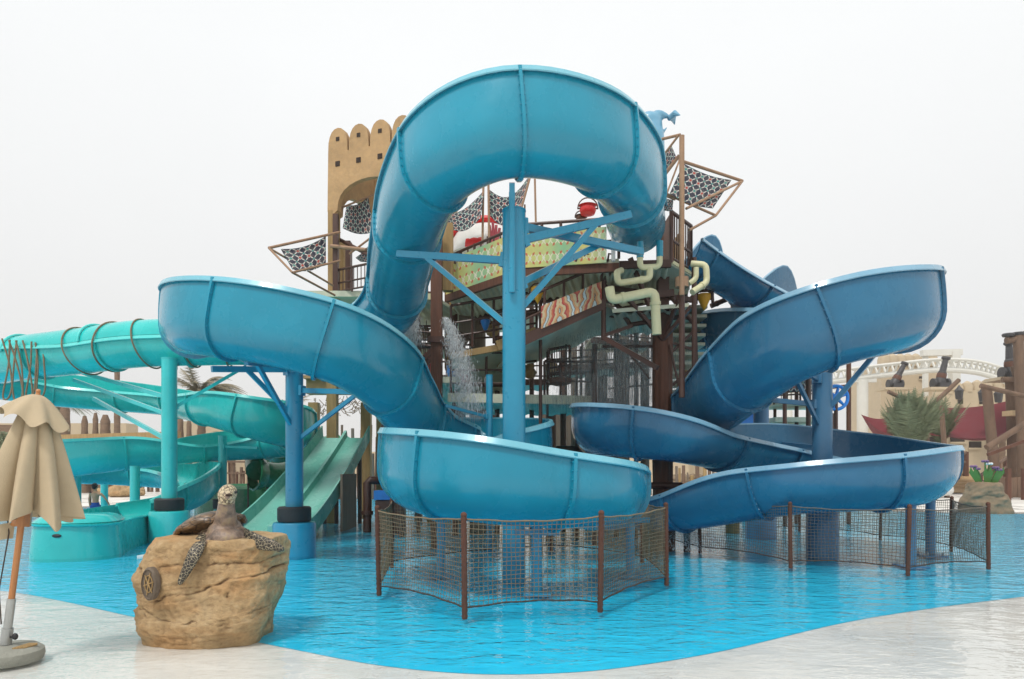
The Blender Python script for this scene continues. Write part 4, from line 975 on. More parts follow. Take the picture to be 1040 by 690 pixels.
c = ramp(nt, n1, [(.35, (.07, .045, .028)), (.6, (.20, .12, .06)), (.8, (.34, .22, .12))])
nt.links.new(rgbmix(nt, ramp(nt, vo.outputs[0], [(.02, 0), (.05, 1)]), (.03, .02, .015), c), b.inputs['Base Color']); b.inputs['Roughness'].default_value = .35; bump(nt, b, vo.outputs[0], .5, .02); M['shell'] = m

def interp(t, tab):
    for (a, x), (b_, y) in zip(tab, tab[1:]):
        if t <= b_: return x + (y - x) * max(0, (t - a)) / (b_ - a)
    return tab[-1][1]
def rock(name, label, cat, C, wl, wr, dp, H, mt, seed=0, nth=150, nz_=90, amp=.05, cracks=(), group=None, topz=None, expo=3.4):
    mb = MB(); vs = []; C = Vector(C)
    for j in range(nz_ + 1):
        tz = j / nz_
        for i in range(nth):
            a = 2 * math.pi * i / nth; ca, sa = math.cos(a), math.sin(a)
            wx = (wr if ca > 0 else wl)
            side = .75
            if tz <= side: z = H * tz / side; k = 1.0
            else:
                q = (tz - side) / (1 - side); k = 1 - q; z = H
            w_ = interp(z / H, wx); d_ = interp(z / H, dp)
            rr = (abs(ca) ** expo + abs(sa) ** expo) ** (-1 / expo)
            x, y = w_ * rr * ca * max(k, .001), d_ * rr * sa * max(k, .001)
            rnd_ = min(1, (H - z) / (.06 * H) if z < H else 0) 
            p = Vector((x, y, z))
            n = Vector((ca, sa, 0))
            s = p * 1.0 + Vector((seed * 3.1, seed, 0))
            dd = mnoise.fractal(s * (1.6 / H), 1.0, 2.0, 5) * amp * 1.6
            st = mnoise.noise(Vector((s.x * 1.2 / H, s.y * 1.2 / H, s.z * 7 / H))) * amp * .9      # strata
            dd += round(st / (amp * .3)) * amp * .3 * .5 + st * .5
            dd += -abs(mnoise.noise(s * (3.4 / H))) * amp * .7
            if z < H * .999 or k > .97:
                for (x0, z0, x1, z1, w2, dep) in cracks:
                    if sa < .25:
                        dx, dz = x1 - x0, z1 - z0; L2 = dx * dx + dz * dz
                        wob = (mnoise.noise(Vector((x * 4, z * 4, seed))) * .09 + mnoise.noise(Vector((x * 15, z * 15, seed))) * .03) * amp / .05
                        t = max(0, min(1, ((x - x0) * dx + (z - z0) * dz) / L2)); dist = math.hypot(x - x0 - dx * t, z - z0 - dz * t + wob)
                        dd -= dep * math.exp(-(dist / w2) ** 2) * (.35 + .9 * abs(mnoise.noise(Vector((x * 5 + x0, z * 5, 3)))) * 2)
            dd += mnoise.fractal(s * 11, .9, 2.1, 4) * amp * .22 - max(0, mnoise.noise(s * 6) - .25) * amp * .8
            if k >= .999: p += n * dd
            else: p += n * dd * k + Vector((0, 0, (1 - k) * .02 + mnoise.fractal(s * 2.2, 1, 2, 4) * amp * .8 * min(1, (1 - k) * 4)))
            if tz > side - .05 and k >= .93: p += -n * amp * .25 * (1 - abs(tz - side) * 20)
            vs.append(C + p)
    fs = [(j * nth + i, j * nth + (i + 1) % nth, (j + 1) * nth + (i + 1) % nth, (j + 1) * nth + i) for j in range(nz_) for i in range(nth)]
    mb.add(vs, fs, True)
    return mb
cr = [(-.55, .76, .78, .84, .012, .035), (-.1, .52, .35, .60, .012, .04), (.35, .60, .8, .74, .014, .05), (.35, .95, .36, .52, .012, .05), (-.3, .86, -.34, .5, .012, .03), (-.78, .42, -.4, .33, .02, .05), (-.34, .5, -.1, .5, .01, .03),
      (.3, .5, .28, .02, .01, .02), (-.1, .5, -.2, .2, .008, .015), (.28, .3, .7, .42, .01, .03), (-.6, .9, -.75, .6, .01, .02), (-.5, .3, .4, .22, .008, .015)]
RC = Vector((-3.03, 6.95, -.06)); RK = thing('sandstone_block', 'large weathered sandstone block at the pool edge, carrying the turtle', 'rock', RC)
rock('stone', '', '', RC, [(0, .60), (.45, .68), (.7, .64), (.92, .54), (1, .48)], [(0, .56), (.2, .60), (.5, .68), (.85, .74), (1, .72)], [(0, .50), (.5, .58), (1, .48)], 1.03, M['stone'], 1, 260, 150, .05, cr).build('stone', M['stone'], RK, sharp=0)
# carved oval plaque
q = Vector((-3.36, 6.345, .58)); Mx = Matrix.Rotation(R(-14), 3, 'Z') @ Matrix.Rotation(R(90), 3, 'X')
S3 = Mx @ Matrix.Diagonal((.085, .155, 1))
pl = MB().lathe([(1.0, -.03), (1.0, .02), (.88, .035), (.84, .02), (.01, .018)], q, 32, M=S3).build('carved_plaque', M['greywood'], RK)
orn = MB()
for k in range(6):
    a_ = math.pi * k / 3 + .2; orn.tube([q + S3 @ Vector((0, 0, .028)), q + S3 @ Vector((.7 * math.cos(a_), .7 * math.sin(a_), .028))], [.008, .004], 6)
orn.tube([q + S3 @ Vector((.5 * math.cos(a_), .5 * math.sin(a_), .026)) for a_ in [math.pi * k / 12 for k in range(24)]], .005, 6, closed=True)
orn.build('star_carving', M['tanwood'], pl)

TT = thing('turtle_statue', 'sea turtle statue with raised head lying on the sandstone block', 'turtle statue', (-3.0, 6.8, .97))
def el(mb, p, r, rx=0, ry=0, rz=0, nu=20, nv=14):
    mb.ell(p, r, nu, nv, Matrix.Rotation(R(rz), 3, 'Z') @ Matrix.Rotation(R(ry), 3, 'Y') @ Matrix.Rotation(R(rx), 3, 'X'))
mb = MB()
el(mb, V(229, 539, 6.74), (.16, .2, .13)); el(mb, V(229, 546, 6.62), (.17, .15, .10)); el(mb, V(220, 543, 6.96), (.2, .30, .10), rx=-10, rz=20)
mb.tube(catmull([tuple(V(229, 536, 6.72)), tuple(V(229.5, 524, 6.62)), tuple(V(230, 512, 6.56)), tuple(V(231, 503, 6.54))], 4), [.125, .12, .112, .104, .097, .09, .084, .08, .077, .075, .075, .075, .075], 16)
el(mb, V(231, 502, 6.50), (.082, .125, .088), rx=24); el(mb, V(232, 503.5, 6.40), (.052, .07, .05), rx=12); el(mb, V(231.5, 509, 6.45), (.06, .08, .038), rx=10)
def flip(path, w0, w1, th, mb):
    P_ = catmull([tuple(V(*p)) for p in path], 5); n = len(P_)
    for i, p in enumerate(P_):
        t = i / (n - 1); w_ = w0 + (w1 - w0) * t * t
        a_, b_ = Vector(P_[max(0, i - 1)]), Vector(P_[min(n - 1, i + 1)]); d = (b_ - a_).normalized()
        sd_ = Vector((d.z, 0, -d.x)); sd_ = sd_.normalized() if sd_.length > .1 else Vector((1, 0, 0)); u_ = d.cross(sd_).normalized()
        mb.ell(p, (.05, w_, th), 12, 8, Matrix((d, sd_, u_)).transposed())
flip([(214, 544, 6.68), (205, 550, 6.52), (199, 560, 6.38), (191, 576, 6.33), (184, 590, 6.33)], .085, .03, .03, mb)
flip([(243, 542, 6.68), (255, 548, 6.6), (267, 552, 6.56), (277, 554, 6.55), (284, 557, 6.56)], .085, .035, .028, mb)
el(mb, V(184, 546, 7.15), (.12, .07, .03), rz=-20)
hd = V(231, 503, 6.5)
def tm(c_, n):
    if (c_ - hd).length < .17 and c_.z > hd.z - .085: return 1
    px = 520 + c_.x * FOC / c_.y
    if px < 209 and c_.y < 6.62: return 2
    if px > 248 and c_.z < 1.1: return 2
    return 0
remesh(mb, 'body', [M['skin_t'], M['headscales'], M['scales']], .011, TT, smooth=4, matfn=tm)
mb = MB(); el(mb, V(214, 534, 7.0), (.31, .41, .12), rx=-16, ry=-10, rz=28, nu=40, nv=20)
mb2 = remesh(mb, 'shell', M['shell'], .02, TT, smooth=2)
rim_ = MB().tube([V(214, 536, 7.0) + Matrix.Rotation(R(28), 3, 'Z') @ Matrix.Rotation(R(-10), 3, 'Y') @ Matrix.Rotation(R(-16), 3, 'X') @ Vector((.325 * math.cos(a_), .425 * math.sin(a_), .0 + .012 * math.sin(a_ * 9))) for a_ in [2 * math.pi * k / 60 for k in range(60)]], [.03 + .008 * (k % 4 == 0) for k in range(60)], 8, closed=True).build('shell_edge', M['shell'], TT)
mo = MB(); el(mo, V(232.6, 503.0, 6.335), (.034, .014, .013), rx=10); mo.build('mouth', M['dark'], TT)
for px in (222.8, 239.6):
    ey = MB(); el(ey, V(px, 500, 6.445), (.014, .016, .014)); ey.build('eye', M['black'], TT)

# ------------------------------------------------------------ closed parasol
M['canvas'] = mat('beige parasol canvas', (.46, .37, .245), .9, .12, 2.5, .25, 140)
M['varnish'] = mat('varnished pole', (.42, .17, .05), .4, .25, 3, stretch=(6, 6, .5), coat=.4)
M['galv'] = mat('galvanised tube', (.42, .43, .42), .4, .15, 4, metal=.6)
M['concrete'] = mat('weathered concrete', (.28, .28, .24), .85, .25, 6, .5, 40)
UB = G(4, 668); UB.z = 0; UT = V(38.5, 401, UB.y)
UP = thing('closed_parasol', 'closed beige parasol leaning on a round stone base at the left edge', 'parasol', (UB.x, UB.y, 0))
ax = (UT - UB).normalized(); L_ = (UT - UB).length
qz = Vector((0, 0, 1)).rotation_difference(ax).to_matrix()
def on(s): return UB + ax * s
MB().lathe([(.001, -.06), (.27, -.06), (.285, -.02), (.28, .03), (.235, .065), (.1, .075), (.06, .08)], UB + Vector((.02, 0, .03)), 40).build('stone_base', M['concrete'], UP)
bd = MB()
for k in range(4): bd.tube([UB + Vector((.15 + k * .02, -.1 + k * .01, .1)), UB + Vector((.2 + k * .02, .04, .11))], .012, 6)
bd.build('rope_end', M['tanwood'], UP)
MB().cyl(on(.05), on(.52), .034, .034, 20).build('metal_sleeve', M['galv'], UP); MB().cyl(on(.12), on(.26), .045, .045, 20).build('sleeve_clamp', M['galv'], UP)
MB().cyl(on(.17), on(.17) + Vector((.08, -.02, .02)), .009, .009, 8).ell(on(.17) + Vector((.09, -.02, .02)), (.025, .02, .03)).build('clamp_knob', M['black'], UP)
MB().cyl(on(.5), on(L_ - .02), .026, .026, 20).build('wooden_pole', M['varnish'], UP)
MB().cyl(on(1.16), on(1.32), .075, .07, 8).build('rib_hub', M['varnish'], UP)
MB().cyl(on(L_ - .03), on(L_ + .03), .03, .012, 12).ell(on(L_ + .03), .02).build('finial', M['varnish'], UP)
rc = random.Random(2); am = [rc.uniform(.8, 1.25) for k in range(8)]
def cano(a, s):      # s = 0 top .. 1 hem
    k = a / (2 * math.pi) * 8; f = abs(math.sin(math.pi * k)); i_ = int(k) % 8
    dep = .2 + .45 * s
    return 1 - dep * (1 - f ** .6) * am[i_] + .05 * math.sin(3 * a + 1)
def canopy(u, v):
    a = 2 * math.pi * u; s = v; r_ = .08 + .345 * s ** .9; hem = 1.28 + .05 * math.sin(5 * a) - .06 * abs(math.sin(4 * a))
    d = L_ - .05 - (L_ - .05 - hem) * s; q = cano(a, s) * r_
    a2 = a + .10 * s * math.sin(a * 8 + .6)
    off = Vector((.045 * s, 0, 0))
    return on(d) + qz @ Vector((q * math.cos(a2), q * math.sin(a2), 0)) + off
mb = MB().grid(canopy, 192, 30, uv=False); 
def inner(u, v):
    p = canopy(u, 1 - v * .25); c_ = on((p - UB).dot(ax)); return c_ + (p - c_) * (1 - .02 - v * .35)
mb.grid(inner, 192, 6, uv=False)
mb.build('canopy', M['canvas'], UP, sharp=0)
def cape(u, v):
    a = 2 * math.pi * u; r_ = .02 + .235 * v ** .8
    q = r_ * (1 + .09 * math.sin(7 * a + 1) * v + .05 * math.sin(3 * a))
    d = L_ + .0 - .22 * v ** 1.3 - .035 * math.sin(7 * a + 2.5) * v * v + .05 * v * -math.cos(a) 
    return on(d) + qz @ Vector((q * math.cos(a), q * math.sin(a), 0))
MB().grid(cape, 140, 14, uv=False).build('top_flap', M['canvas'], UP, sharp=0)
MB().tube([on(1.3) + Vector((-.12, -.03, 0)), on(1.1) + Vector((-.06, -.05, 0)), on(.6) + Vector((-.09, -.04, 0)), on(.3) + Vector((-.04, -.03, 0))], .006, 6).build('cord', M['darkrope'], UP)
mb = MB()
mb.grid(lambda u, v: on(1.17 - .14 * v) + Vector((-.3 + .26 * u, -.05 + .05 * math.sin(u * 7), -.02 * math.sin(u * 5))), 14, 4, uv=False); mb.build('hanging_fold', M['canvas'], UP, sharp=0)

# ------------------------------------------------------------ swimmer
M['skin'] = mat('skin', (.78, .38, .22), .55, .1, 4); M['hair'] = mat('dark hair', (.02, .015, .012), .7, .2, 30); M['shorts'] = mat('blue swim shorts', (.01, .10, .42), .7, .2, 10)
PX = V(97, 500, 20.5).x; PY = 20.5; PS = 1.22 / 1.0
def pp(x, y, z): return Vector((PX + x * PS, PY + y * PS, z * PS - .03))
PE = thing('person', 'bare-backed child in blue swim shorts standing in shallow water, back to the camera', 'person', (PX, PY, 0))
mb = MB()
mb.tube([pp(0, 0, .44), pp(0, 0, .50), pp(0, 0, .60), pp(0, 0, .70), pp(0, 0, .78), pp(0, 0, .82), pp(0, 0, .87)], [.085, .092, .085, .10, .095, .05, .034], 16)
mb.ell(pp(0, 0, .745), (.13 * PS, .06 * PS, .055 * PS)); mb.ell(pp(-.01, .0, .93), (.058 * PS, .07 * PS, .075 * PS))
mb.ell(pp(-.012, .075, .92), (.012, .02, .016)); mb.ell(pp(.052, .0, .925), (.012, .02, .025)); mb.ell(pp(-.07, .0, .925), (.012, .02, .025))
for s_, arm in ((-1, [(-.12, 0, .76), (-.165, .02, .62), (-.17, .05, .48), (-.17, .07, .42)]), (1, [(.12, 0, .76), (.19, .03, .68), (.24, .08, .57), (.25, .10, .53)])):
    A_ = [pp(*q_) for q_ in arm]; mb.tube(A_, [.042, .034, .026, .024], 10); h_ = A_[-1]; d = (A_[-1] - A_[-2]).normalized()
    mb.ell(h_ + d * .03, (.028, .02, .045))
    for k in range(4): mb.tube([h_ + d * .05 + Vector(((k - 1.5) * .014, 0, 0)), h_ + d * (.10 - abs(k - 1.3) * .008) + Vector(((k - 1.5) * .018, .01, 0))], [.009, .006], 6)
    mb.tube([h_ + d * .02, h_ + d * .05 + Vector((-s_ * .035, .01, 0))], [.01, .007], 6)
    mb.tube([pp(s_ * .055, 0, .46), pp(s_ * .065, -.01, .26), pp(s_ * .062, -.005, .20), pp(s_ * .06, .01, .05)], [.075, .052, .048, .032], 12)
    mb.ell(pp(s_ * .062, .04, .03), (.04, .09, .03))
remesh(mb, 'body', M['skin'], .012, PE, smooth=2)
mb = MB(); mb.ell(pp(-.01, -.015, .95), (.068 * PS, .078 * PS, .072 * PS)); mb.ell(pp(-.01, -.04, .92), (.055 * PS, .05 * PS, .06 * PS)); remesh(mb, 'hair', M['hair'], .012, PE, smooth=2)
mb = MB(); mb.tube([pp(0, 0, .54), pp(0, 0, .48), pp(0, 0, .44)], [.108, .115, .11], 16)
for s_ in (-1, 1): mb.tube([pp(s_ * .05, 0, .47), pp(s_ * .066, -.005, .33)], [.092, .082], 14)
remesh(mb, 'swim_shorts', M['shorts'], .012, PE, smooth=2)

# little dark posts of the rope line
for i, (px, y1, Y, lb) in enumerate(((139, 520, 23.5, 'just right of the swimmer'), (188, 525, 22, 'beside the teal round base'), (252, 524, 22, 'right of the turtle head'), (92, 522, 23.5, 'at the hand of the swimmer'))):
    X = (px - 520) * Y / FOC; t = thing('rope_line_post', 'thin dark post of the rope line, ' + lb, 'post', (X, Y, 0), 'thin rope line posts')
    MB().cyl((X, Y, -.05), (X, Y, 1.12 if i < 3 else .8), .028, .028, 10).build('pole', M['brown'], t); MB().ell((X, Y, 1.14 if i < 3 else .82), .04, 12, 8).build('finial', M['brown'], t)
# ------------------------------------------------------------ far things on the right
M['fort'] = mat('sand coloured render', (.50, .405, .28), .9, .16, .35, .2, 6)
M['trackw'] = mat('off white steel', (.66, .65, .60), .5, .1, .5)
M['bark'] = mat('palm bark', (.20, .13, .085), .9, .4, 2, .8, 10, stretch=(1, 1, 4))
M['frond'] = mat('palm frond', (.17, .20, .11), .6, .35, 1.2, col2=(.10, .12, .06))
M['dryfrond'] = mat('dry palm frond', (.23, .19, .115), .7, .35, 1.2)
M['maroon'] = mat('maroon shade cloth', (.15, .017, .024), .8, .18, .25)
M['timber'] = mat('weathered timber', (.155, .095, .062), .85, .5, 1.2, .7, 10, stretch=(2, 2, .5))
M['planks'] = mat('sandy stair boards', (.56, .41, .24), .8, .2, 2)
M['iron'] = mat('dark cannon iron', (.045, .042, .045), .5, .3, 3)
def wall_thing(name, label, cat, px0, px1, ytop, Y, th=1.5, m='fort', merl=0, mw=.5, group=None, ytop1=None, wins=(), slope=0):
    a, b_ = V(px0, ytop, Y), V(px1, ytop if ytop1 is None else ytop1, Y); t = thing(name, label, cat, ((a.x + b_.x) / 2, Y, 0), group)
    mb = MB(); k = slope
    vs = [(a.x - k, Y, -.1), (b_.x + k, Y, -.1), (b_.x, Y, b_.z), (a.x, Y, a.z)]; vs += [(x, Y + th, z) for x, _, z in vs]
    mb.add(vs, [(0, 1, 2, 3), (5, 4, 7, 6), (1, 5, 6, 2), (4, 0, 3, 7), (3, 2, 6, 7), (0, 4, 5, 1)], False); mb.build('wall', M[m], t)
    for i in range(merl):
        u = (i + .5) / merl; p = a.lerp(b_, u)
        MB().lathe([(mw / 2, -.1), (mw / 2, mw * .5), (mw * .42, mw * .75), (mw * .15, mw * .95), (.01, mw)], (p.x, Y + .4, p.z), 10).build('merlon', M[m], t)
    for (wx, wy, ww, wh) in wins:
        p = V(wx, wy, Y); s_ = Y / FOC; w_ = MB().box((p.x, Y - .02, p.z), (ww * s_, .16, wh * s_)).build('window', M['dark'], t)
        MB().beam((p.x - ww * s_ * .6, Y - .08, p.z - wh * s_ * .55), (p.x + ww * s_ * .6, Y - .08, p.z - wh * s_ * .55), .15).build('sill', M[m], w_)
    return t
wall_thing('sand_fort', 'sand coloured fort tower with a row of merlons behind the white coaster track', 'fort', 896, 952, 371, 72, 7, merl=7, mw=1.3, wins=((908, 383, 4, 3), (935, 384, 3, 3)), slope=.5)
wall_thing('sand_fort', 'lower sand coloured fort hall behind the maroon sail, topped by stepped merlons', 'fort', 950, 1090, 401, 66, 8, merl=14, mw=1.0, ytop1=385, wins=((975, 408, 5, 6), (998, 409, 7, 5), (1016, 411, 5, 4)))
wall_thing('market_building', 'low cream building with dark window holes under the left end of the maroon sail', 'building', 842, 925, 447, 60, 4, merl=0, wins=((852, 459, 6, 6), (866, 460, 5, 6), (884, 460, 6, 4), (906, 459, 8, 8)))
wall_thing('market_building', 'dark fronted pinkish building under the middle of the maroon sail', 'building', 930, 1002, 437, 58, 4, 'pink' if 0 else 'fort', wins=((944, 448, 16, 8), (972, 446, 14, 7), (990, 452, 12, 7)))
# coaster
ct = thing('coaster_track', 'white roller coaster track on round columns crossing above the fort', 'coaster', (28, 60, 0))
Pk = [V(700, 402, 62), V(760, 392, 62), V(800, 384, 62), V(850, 377, 62), (V(900, 371, 62)), V(950, 366, 62), V(990, 368, 62), V(1020, 377, 62), V(1060, 393, 62), V(1120, 425, 62)]
cp = [Vector(q) for q in catmull([tuple(q) for q in Pk], 6)]
for oy, oz in ((-.5, 0), (.5, 0)): MB().tube([q + Vector((0, oy, oz)) for q in cp], .13, 8).build('rail', M['trackw'], ct)
MB().tube([q + Vector((0, 0, -.9)) for q in cp], .26, 10).build('spine', M['trackw'], ct)
for q in cp[::1]: MB().beam(q + Vector((0, -.5, 0)), q + Vector((0, 0, -.8)), .14).beam(q + Vector((0, .5, 0)), q + Vector((0, 0, -.8)), .14).build('cross_tie', M['trackw'], ct)
for px, yt, w_ in ((876, 376, .95), (722, 401, .8), (800, 387, .8), (1062, 398, .8)):
    p = V(px, yt, 62); MB().cyl((p.x, 62, -.1), (p.x, 62, p.z - .9), w_ / 2, w_ / 2, 18).build('support_column', M['trackw'], ct)
    MB().beam((p.x - 1.2, 62, p.z - .95), (p.x + 1.2, 62, p.z - .95), .35).build('column_cap', M['trackw'], ct)
pg = thing('white_gantry', 'white steel gantry standing beside the right end of the coaster track', 'gantry', V(972, 470, 68))
MB().beam(V(936, 359, 68), V(976, 358, 68), .6).build('cross_beam', M['trackw'], pg); p = V(969, 358, 68)
MB().beam((p.x, 68, 0), (p.x, 68, p.z), .8).build('column', M['trackw'], pg)
p = V(941, 358, 68); MB().beam((p.x, 68.2, 0), (p.x, 68.2, p.z), .4).build('column', M['trackw'], pg)
sc2 = thing('distant_coaster_support', 'small distant pale coaster rails far behind the blue wheel', 'coaster', V(880, 470, 100))
for k in range(2): MB().tube([V(840, 394 + k * 4, 100), V(866, 396 + k * 4, 100), V(892, 404 + k * 4, 100), V(925, 416 + k * 4, 100)], .18, 8).build('rail', M['trackw'], sc2)
for px, yt in ((862, 396), (870, 398), (885, 403)): p = V(px, yt, 100); MB().cyl((p.x, 100, 0), p, .3, .3, 10).build('support_column', M['trackw'], sc2)

def cannon(label, px, py, Y, size, tilt, side):
    p = V(px, py, Y); t = thing('water_cannon', label, 'cannon', p, 'ship cannons')
    Mt = Matrix.Rotation(R(tilt), 3, 'Y'); k = size
    MB().lathe([(.01, -.35 * k), (.2 * k, -.3 * k), (.24 * k, 0), (.2 * k, .1 * k), (.19 * k, .4 * k), (.15 * k, .45 * k), (.12 * k, 1.0 * k), (.19 * k, 1.06 * k), (.19 * k, 1.14 * k), (.12 * k, 1.14 * k), (.1 * k, .9 * k)], p, 20, M=Mt).build('barrel', M['iron'], t)
    MB().lathe([(.205 * k, .12 * k), (.215 * k, .2 * k), (.205 * k, .34 * k)], p, 20, M=Mt).build('copper_band', M['wood'], t)
    for s_ in (-1, 1):
        MB().cyl(p + Vector((s_ * .28 * k, 0, -.12 * k)), p + Vector((s_ * .38 * k, 0, -.12 * k)), .24 * k, .24 * k, 18).build('wheel', M['iron'], t)
    MB().box(p + Vector((0, 0, -.22 * k)), (.5 * k, .8 * k, .2 * k)).build('carriage', M['iron'], t)
    MB().box(p + Vector((0, 0, -.4 * k)), (1.5 * k, 1.0 * k, .12 * k)).build('ledge', M['fort'], t)
    return t
cannon('black cannon tilted up to the right in front of the fort tower', 909, 388, 58, 1.6, 28, 1)
cannon('black cannon pointing up beside the white gantry', 955, 387, 56, 1.75, 14, 1)
cannon('upright black cannon mounted on the timber frame at the right edge', 1026, 376, 42, 1.5, -3, 1)
# maroon sail
def sailbig(label, pts, Ys, posts):
    P_ = [V(x, y, Y) for (x, y), Y in zip(pts, Ys)]; t = thing('maroon_shade_sail', label, 'shade sail', P_[0], 'maroon shade sails')
    MB().grid(lambda u, v: P_[0].lerp(P_[1], u).lerp(P_[3].lerp(P_[2], u), v) + Vector((0, 0, -1.0 * math.sin(math.pi * u) * math.sin(math.pi * v) - .5 * math.sin(math.pi * u))), 24, 16, uv=False).build('cloth', M['maroon'], t, sharp=0)
    for px, py, Y in posts: p = V(px, py, Y); MB().cyl((p.x, Y, -.1), p, .14, .14, 10).build('post', M['timber'], t)
sailbig('large maroon shade sail sagging between timber posts at the right', [(940, 413), (1062, 396), (1066, 432), (938, 441)], [50, 42, 40, 44], [(940, 412, 50), (938, 440, 44)])
sailbig('pointed maroon shade sail tapering to the left of the palm', [(874, 421), (920, 415), (916, 440), (876, 422)], [48, 47, 42, 47.8], [(903, 414, 46)])
# palms
def palm(label, px, ytrunk, Y, H, rl, n, kind='frond', wind=(0, 0), tr=.22, seed=1, up=.6, group='palm trees', cat='palm tree', bush=False, name='palm_tree'):
    rnd = random.Random(seed); X = (px - 520) * Y / FOC; t = thing(name, label, cat, (X, Y, 0), group)
    top = Vector((X, Y, H)); mb = MB()
    mb.tube([Vector((X + math.sin(k * .3) * .05 * (H / 6), Y, H * k / 30)) for k in range(31)], [tr * (1.15 - .35 * k / 30) + (.03 if k % 2 else 0) for k in range(31)], 14); mb.build('trunk', M['bark'], t)
    fr_ = MB()
    for i in range(n):
        a = 2 * math.pi * (i * .618) ; e_ = (up * (1 - i / n) * 1.2 + rnd.uniform(-.1, .2)) if not bush else rnd.uniform(1.0, 1.5)
        l = rl * rnd.uniform(.8, 1.1); d = Vector((math.cos(a) * math.cos(e_), math.sin(a) * math.cos(e_), math.sin(e_)))
        pts = [top.copy()]; v_ = d.copy(); N = 14
        for k in range(N):
            v_ = (v_ + Vector((wind[0], wind[1], (-.055 if not bush else -.008) * (1 + k * .12)))).normalized(); pts.append(pts[-1] + v_ * l / N)
        fr_.tube(pts, [.03 * (1 - k / (N + 1)) + .006 for k in range(N + 1)], 4, False)
        for k in range(2, N * 3):
            q = k / 3; i0 = int(q); 
            if i0 >= N: break
            p = pts[i0].lerp(pts[i0 + 1], q - i0); T_ = (pts[i0 + 1] - pts[i0]).normalized(); S_ = T_.cross(Vector((0, 0, 1)))
            S_ = S_.normalized() if S_.length > .05 else Vector((1, 0, 0)); ll = l * .24 * math.sin(math.pi * min(1, .12 + q / N * .9)) * rnd.uniform(.8, 1.15)
            for s_ in (-1, 1):
                tip = p + (S_ * s_ * .75 + T_ * .65 + Vector((wind[0] * 3, wind[1], -.28 + rnd.uniform(-.15, .1)))).normalized() * ll; w_ = T_ * (l * .011)
                fr_.add([p - w_, p + w_, tip], [(0, 1, 2)], False)
    o = fr_.build('crown', M[kind], t, sharp=0); 
    if bush: o.name = 'leaves'
    return t
palm('windblown palm tree seen through the gap in the teal slide', 205, 0, 42, 6.2, 2.9, 44, 'dryfrond', (.07, 0), .25, 3, .75)
palm('small palm tree whose crown shows just left of the blue post', 284, 0, 46, 5.0, 2.8, 40, 'dryfrond', (-.03, 0), .22, 5, .7)
palm('short thick palm with upright feathery fronds in front of the fort', 925, 0, 37, 2.5, 3.3, 110, 'frond', (0, 0), .55, 7, bush=True)
palm('ragged palm half hidden behind the timber post right of the thick palm', 955, 0, 44, 3.2, 3.0, 26, 'frond', (0, 0), .35, 9, bush=True)
# timber frame on the right edge
tf = thing('pirate_scaffold', 'tall weathered timber frame with crossed poles at the right edge', 'scaffold', V(1030, 500, 42))
def tp(a, b_, r=.3, m='timber', nm='post'): MB().tube([Vector(a), (Vector(a) + Vector(b_)) / 2 + Vector((.03, 0, 0)), Vector(b_)], [r, r * .95, r * .9], 12).build(nm, M[m], tf)
def gz(px, Y): return ((px - 520) * Y / FOC, Y, -.1)
tp(gz(1012, 41), V(1002, 394, 41), .3); tp(gz(1031, 42), V(1027, 373, 42), .38); tp(gz(1040, 40), V(1034, 341, 40), .3); tp(gz(943, 38), V(938, 414, 38), .2); tp(gz(962, 40), V(956, 412, 40), .15)
for a_, b_, r in (((996, 392, 38), (1050, 405, 38), .14), ((939, 418, 37), (974, 386, 37), .13), ((940, 416, 37), (902, 398, 37), .12), ((1002, 455, 36), (1060, 418, 36), .17), ((1022, 346, 40), (1060, 341, 40), .2), ((1018, 386, 41), (1060, 384, 41), .16), ((1028, 372, 41), (1040, 420, 41), .12)): tp(V(*a_), V(*b_), r, nm='cross_pole')
for px in (1024, 1034, 1044): MB().lathe([(.3, 0), (.34, .12), (.28, .18), (.01, .2)], V(px, 342 - (px - 1024) * .12, 40), 14).build('post_cap', M['iron'], tf)
MB().box(V(1036, 420, 41), (1.6, .8, .3)).build('platform', M['planks'], tf)
for k in range(9): MB().box((V(1012 + k * 4.6, 470, 39).x, 39, .55 + .02 * (k % 3)), (.24, .12, 1.15)).build('plank', M['timber'], tf)
for px in (1008, 1024, 1040): MB().box((V(px, 470, 37).x, 37, .8), (.2, .2, 1.7)).build('rail_post', M['wood'], tf)
MB().beam(V(1003, 462, 37), V(1046, 446, 37), .16).build('handrail', M['wood'], tf)
for i, (px, py, Y) in enumerate(((974, 399, 52), (998, 401, 51), (1014, 402, 51))):
    p = V(px, py, Y); t = thing('hanging_lantern', 'dark hanging lantern, %s of the three above the maroon sail' % ('leftmost', 'middle', 'rightmost')[i], 'lantern', p, 'lanterns above the sail')
    MB().lathe([(.2, -.5), (.24, -.45), (.3, .1), (.34, .15), (.1, .45), (.02, .6)], p, 8).build('cage', M['iron'], t); MB().lathe([(.2, -.4), (.27, .05)], p, 8).build('glass', M['white'], t)
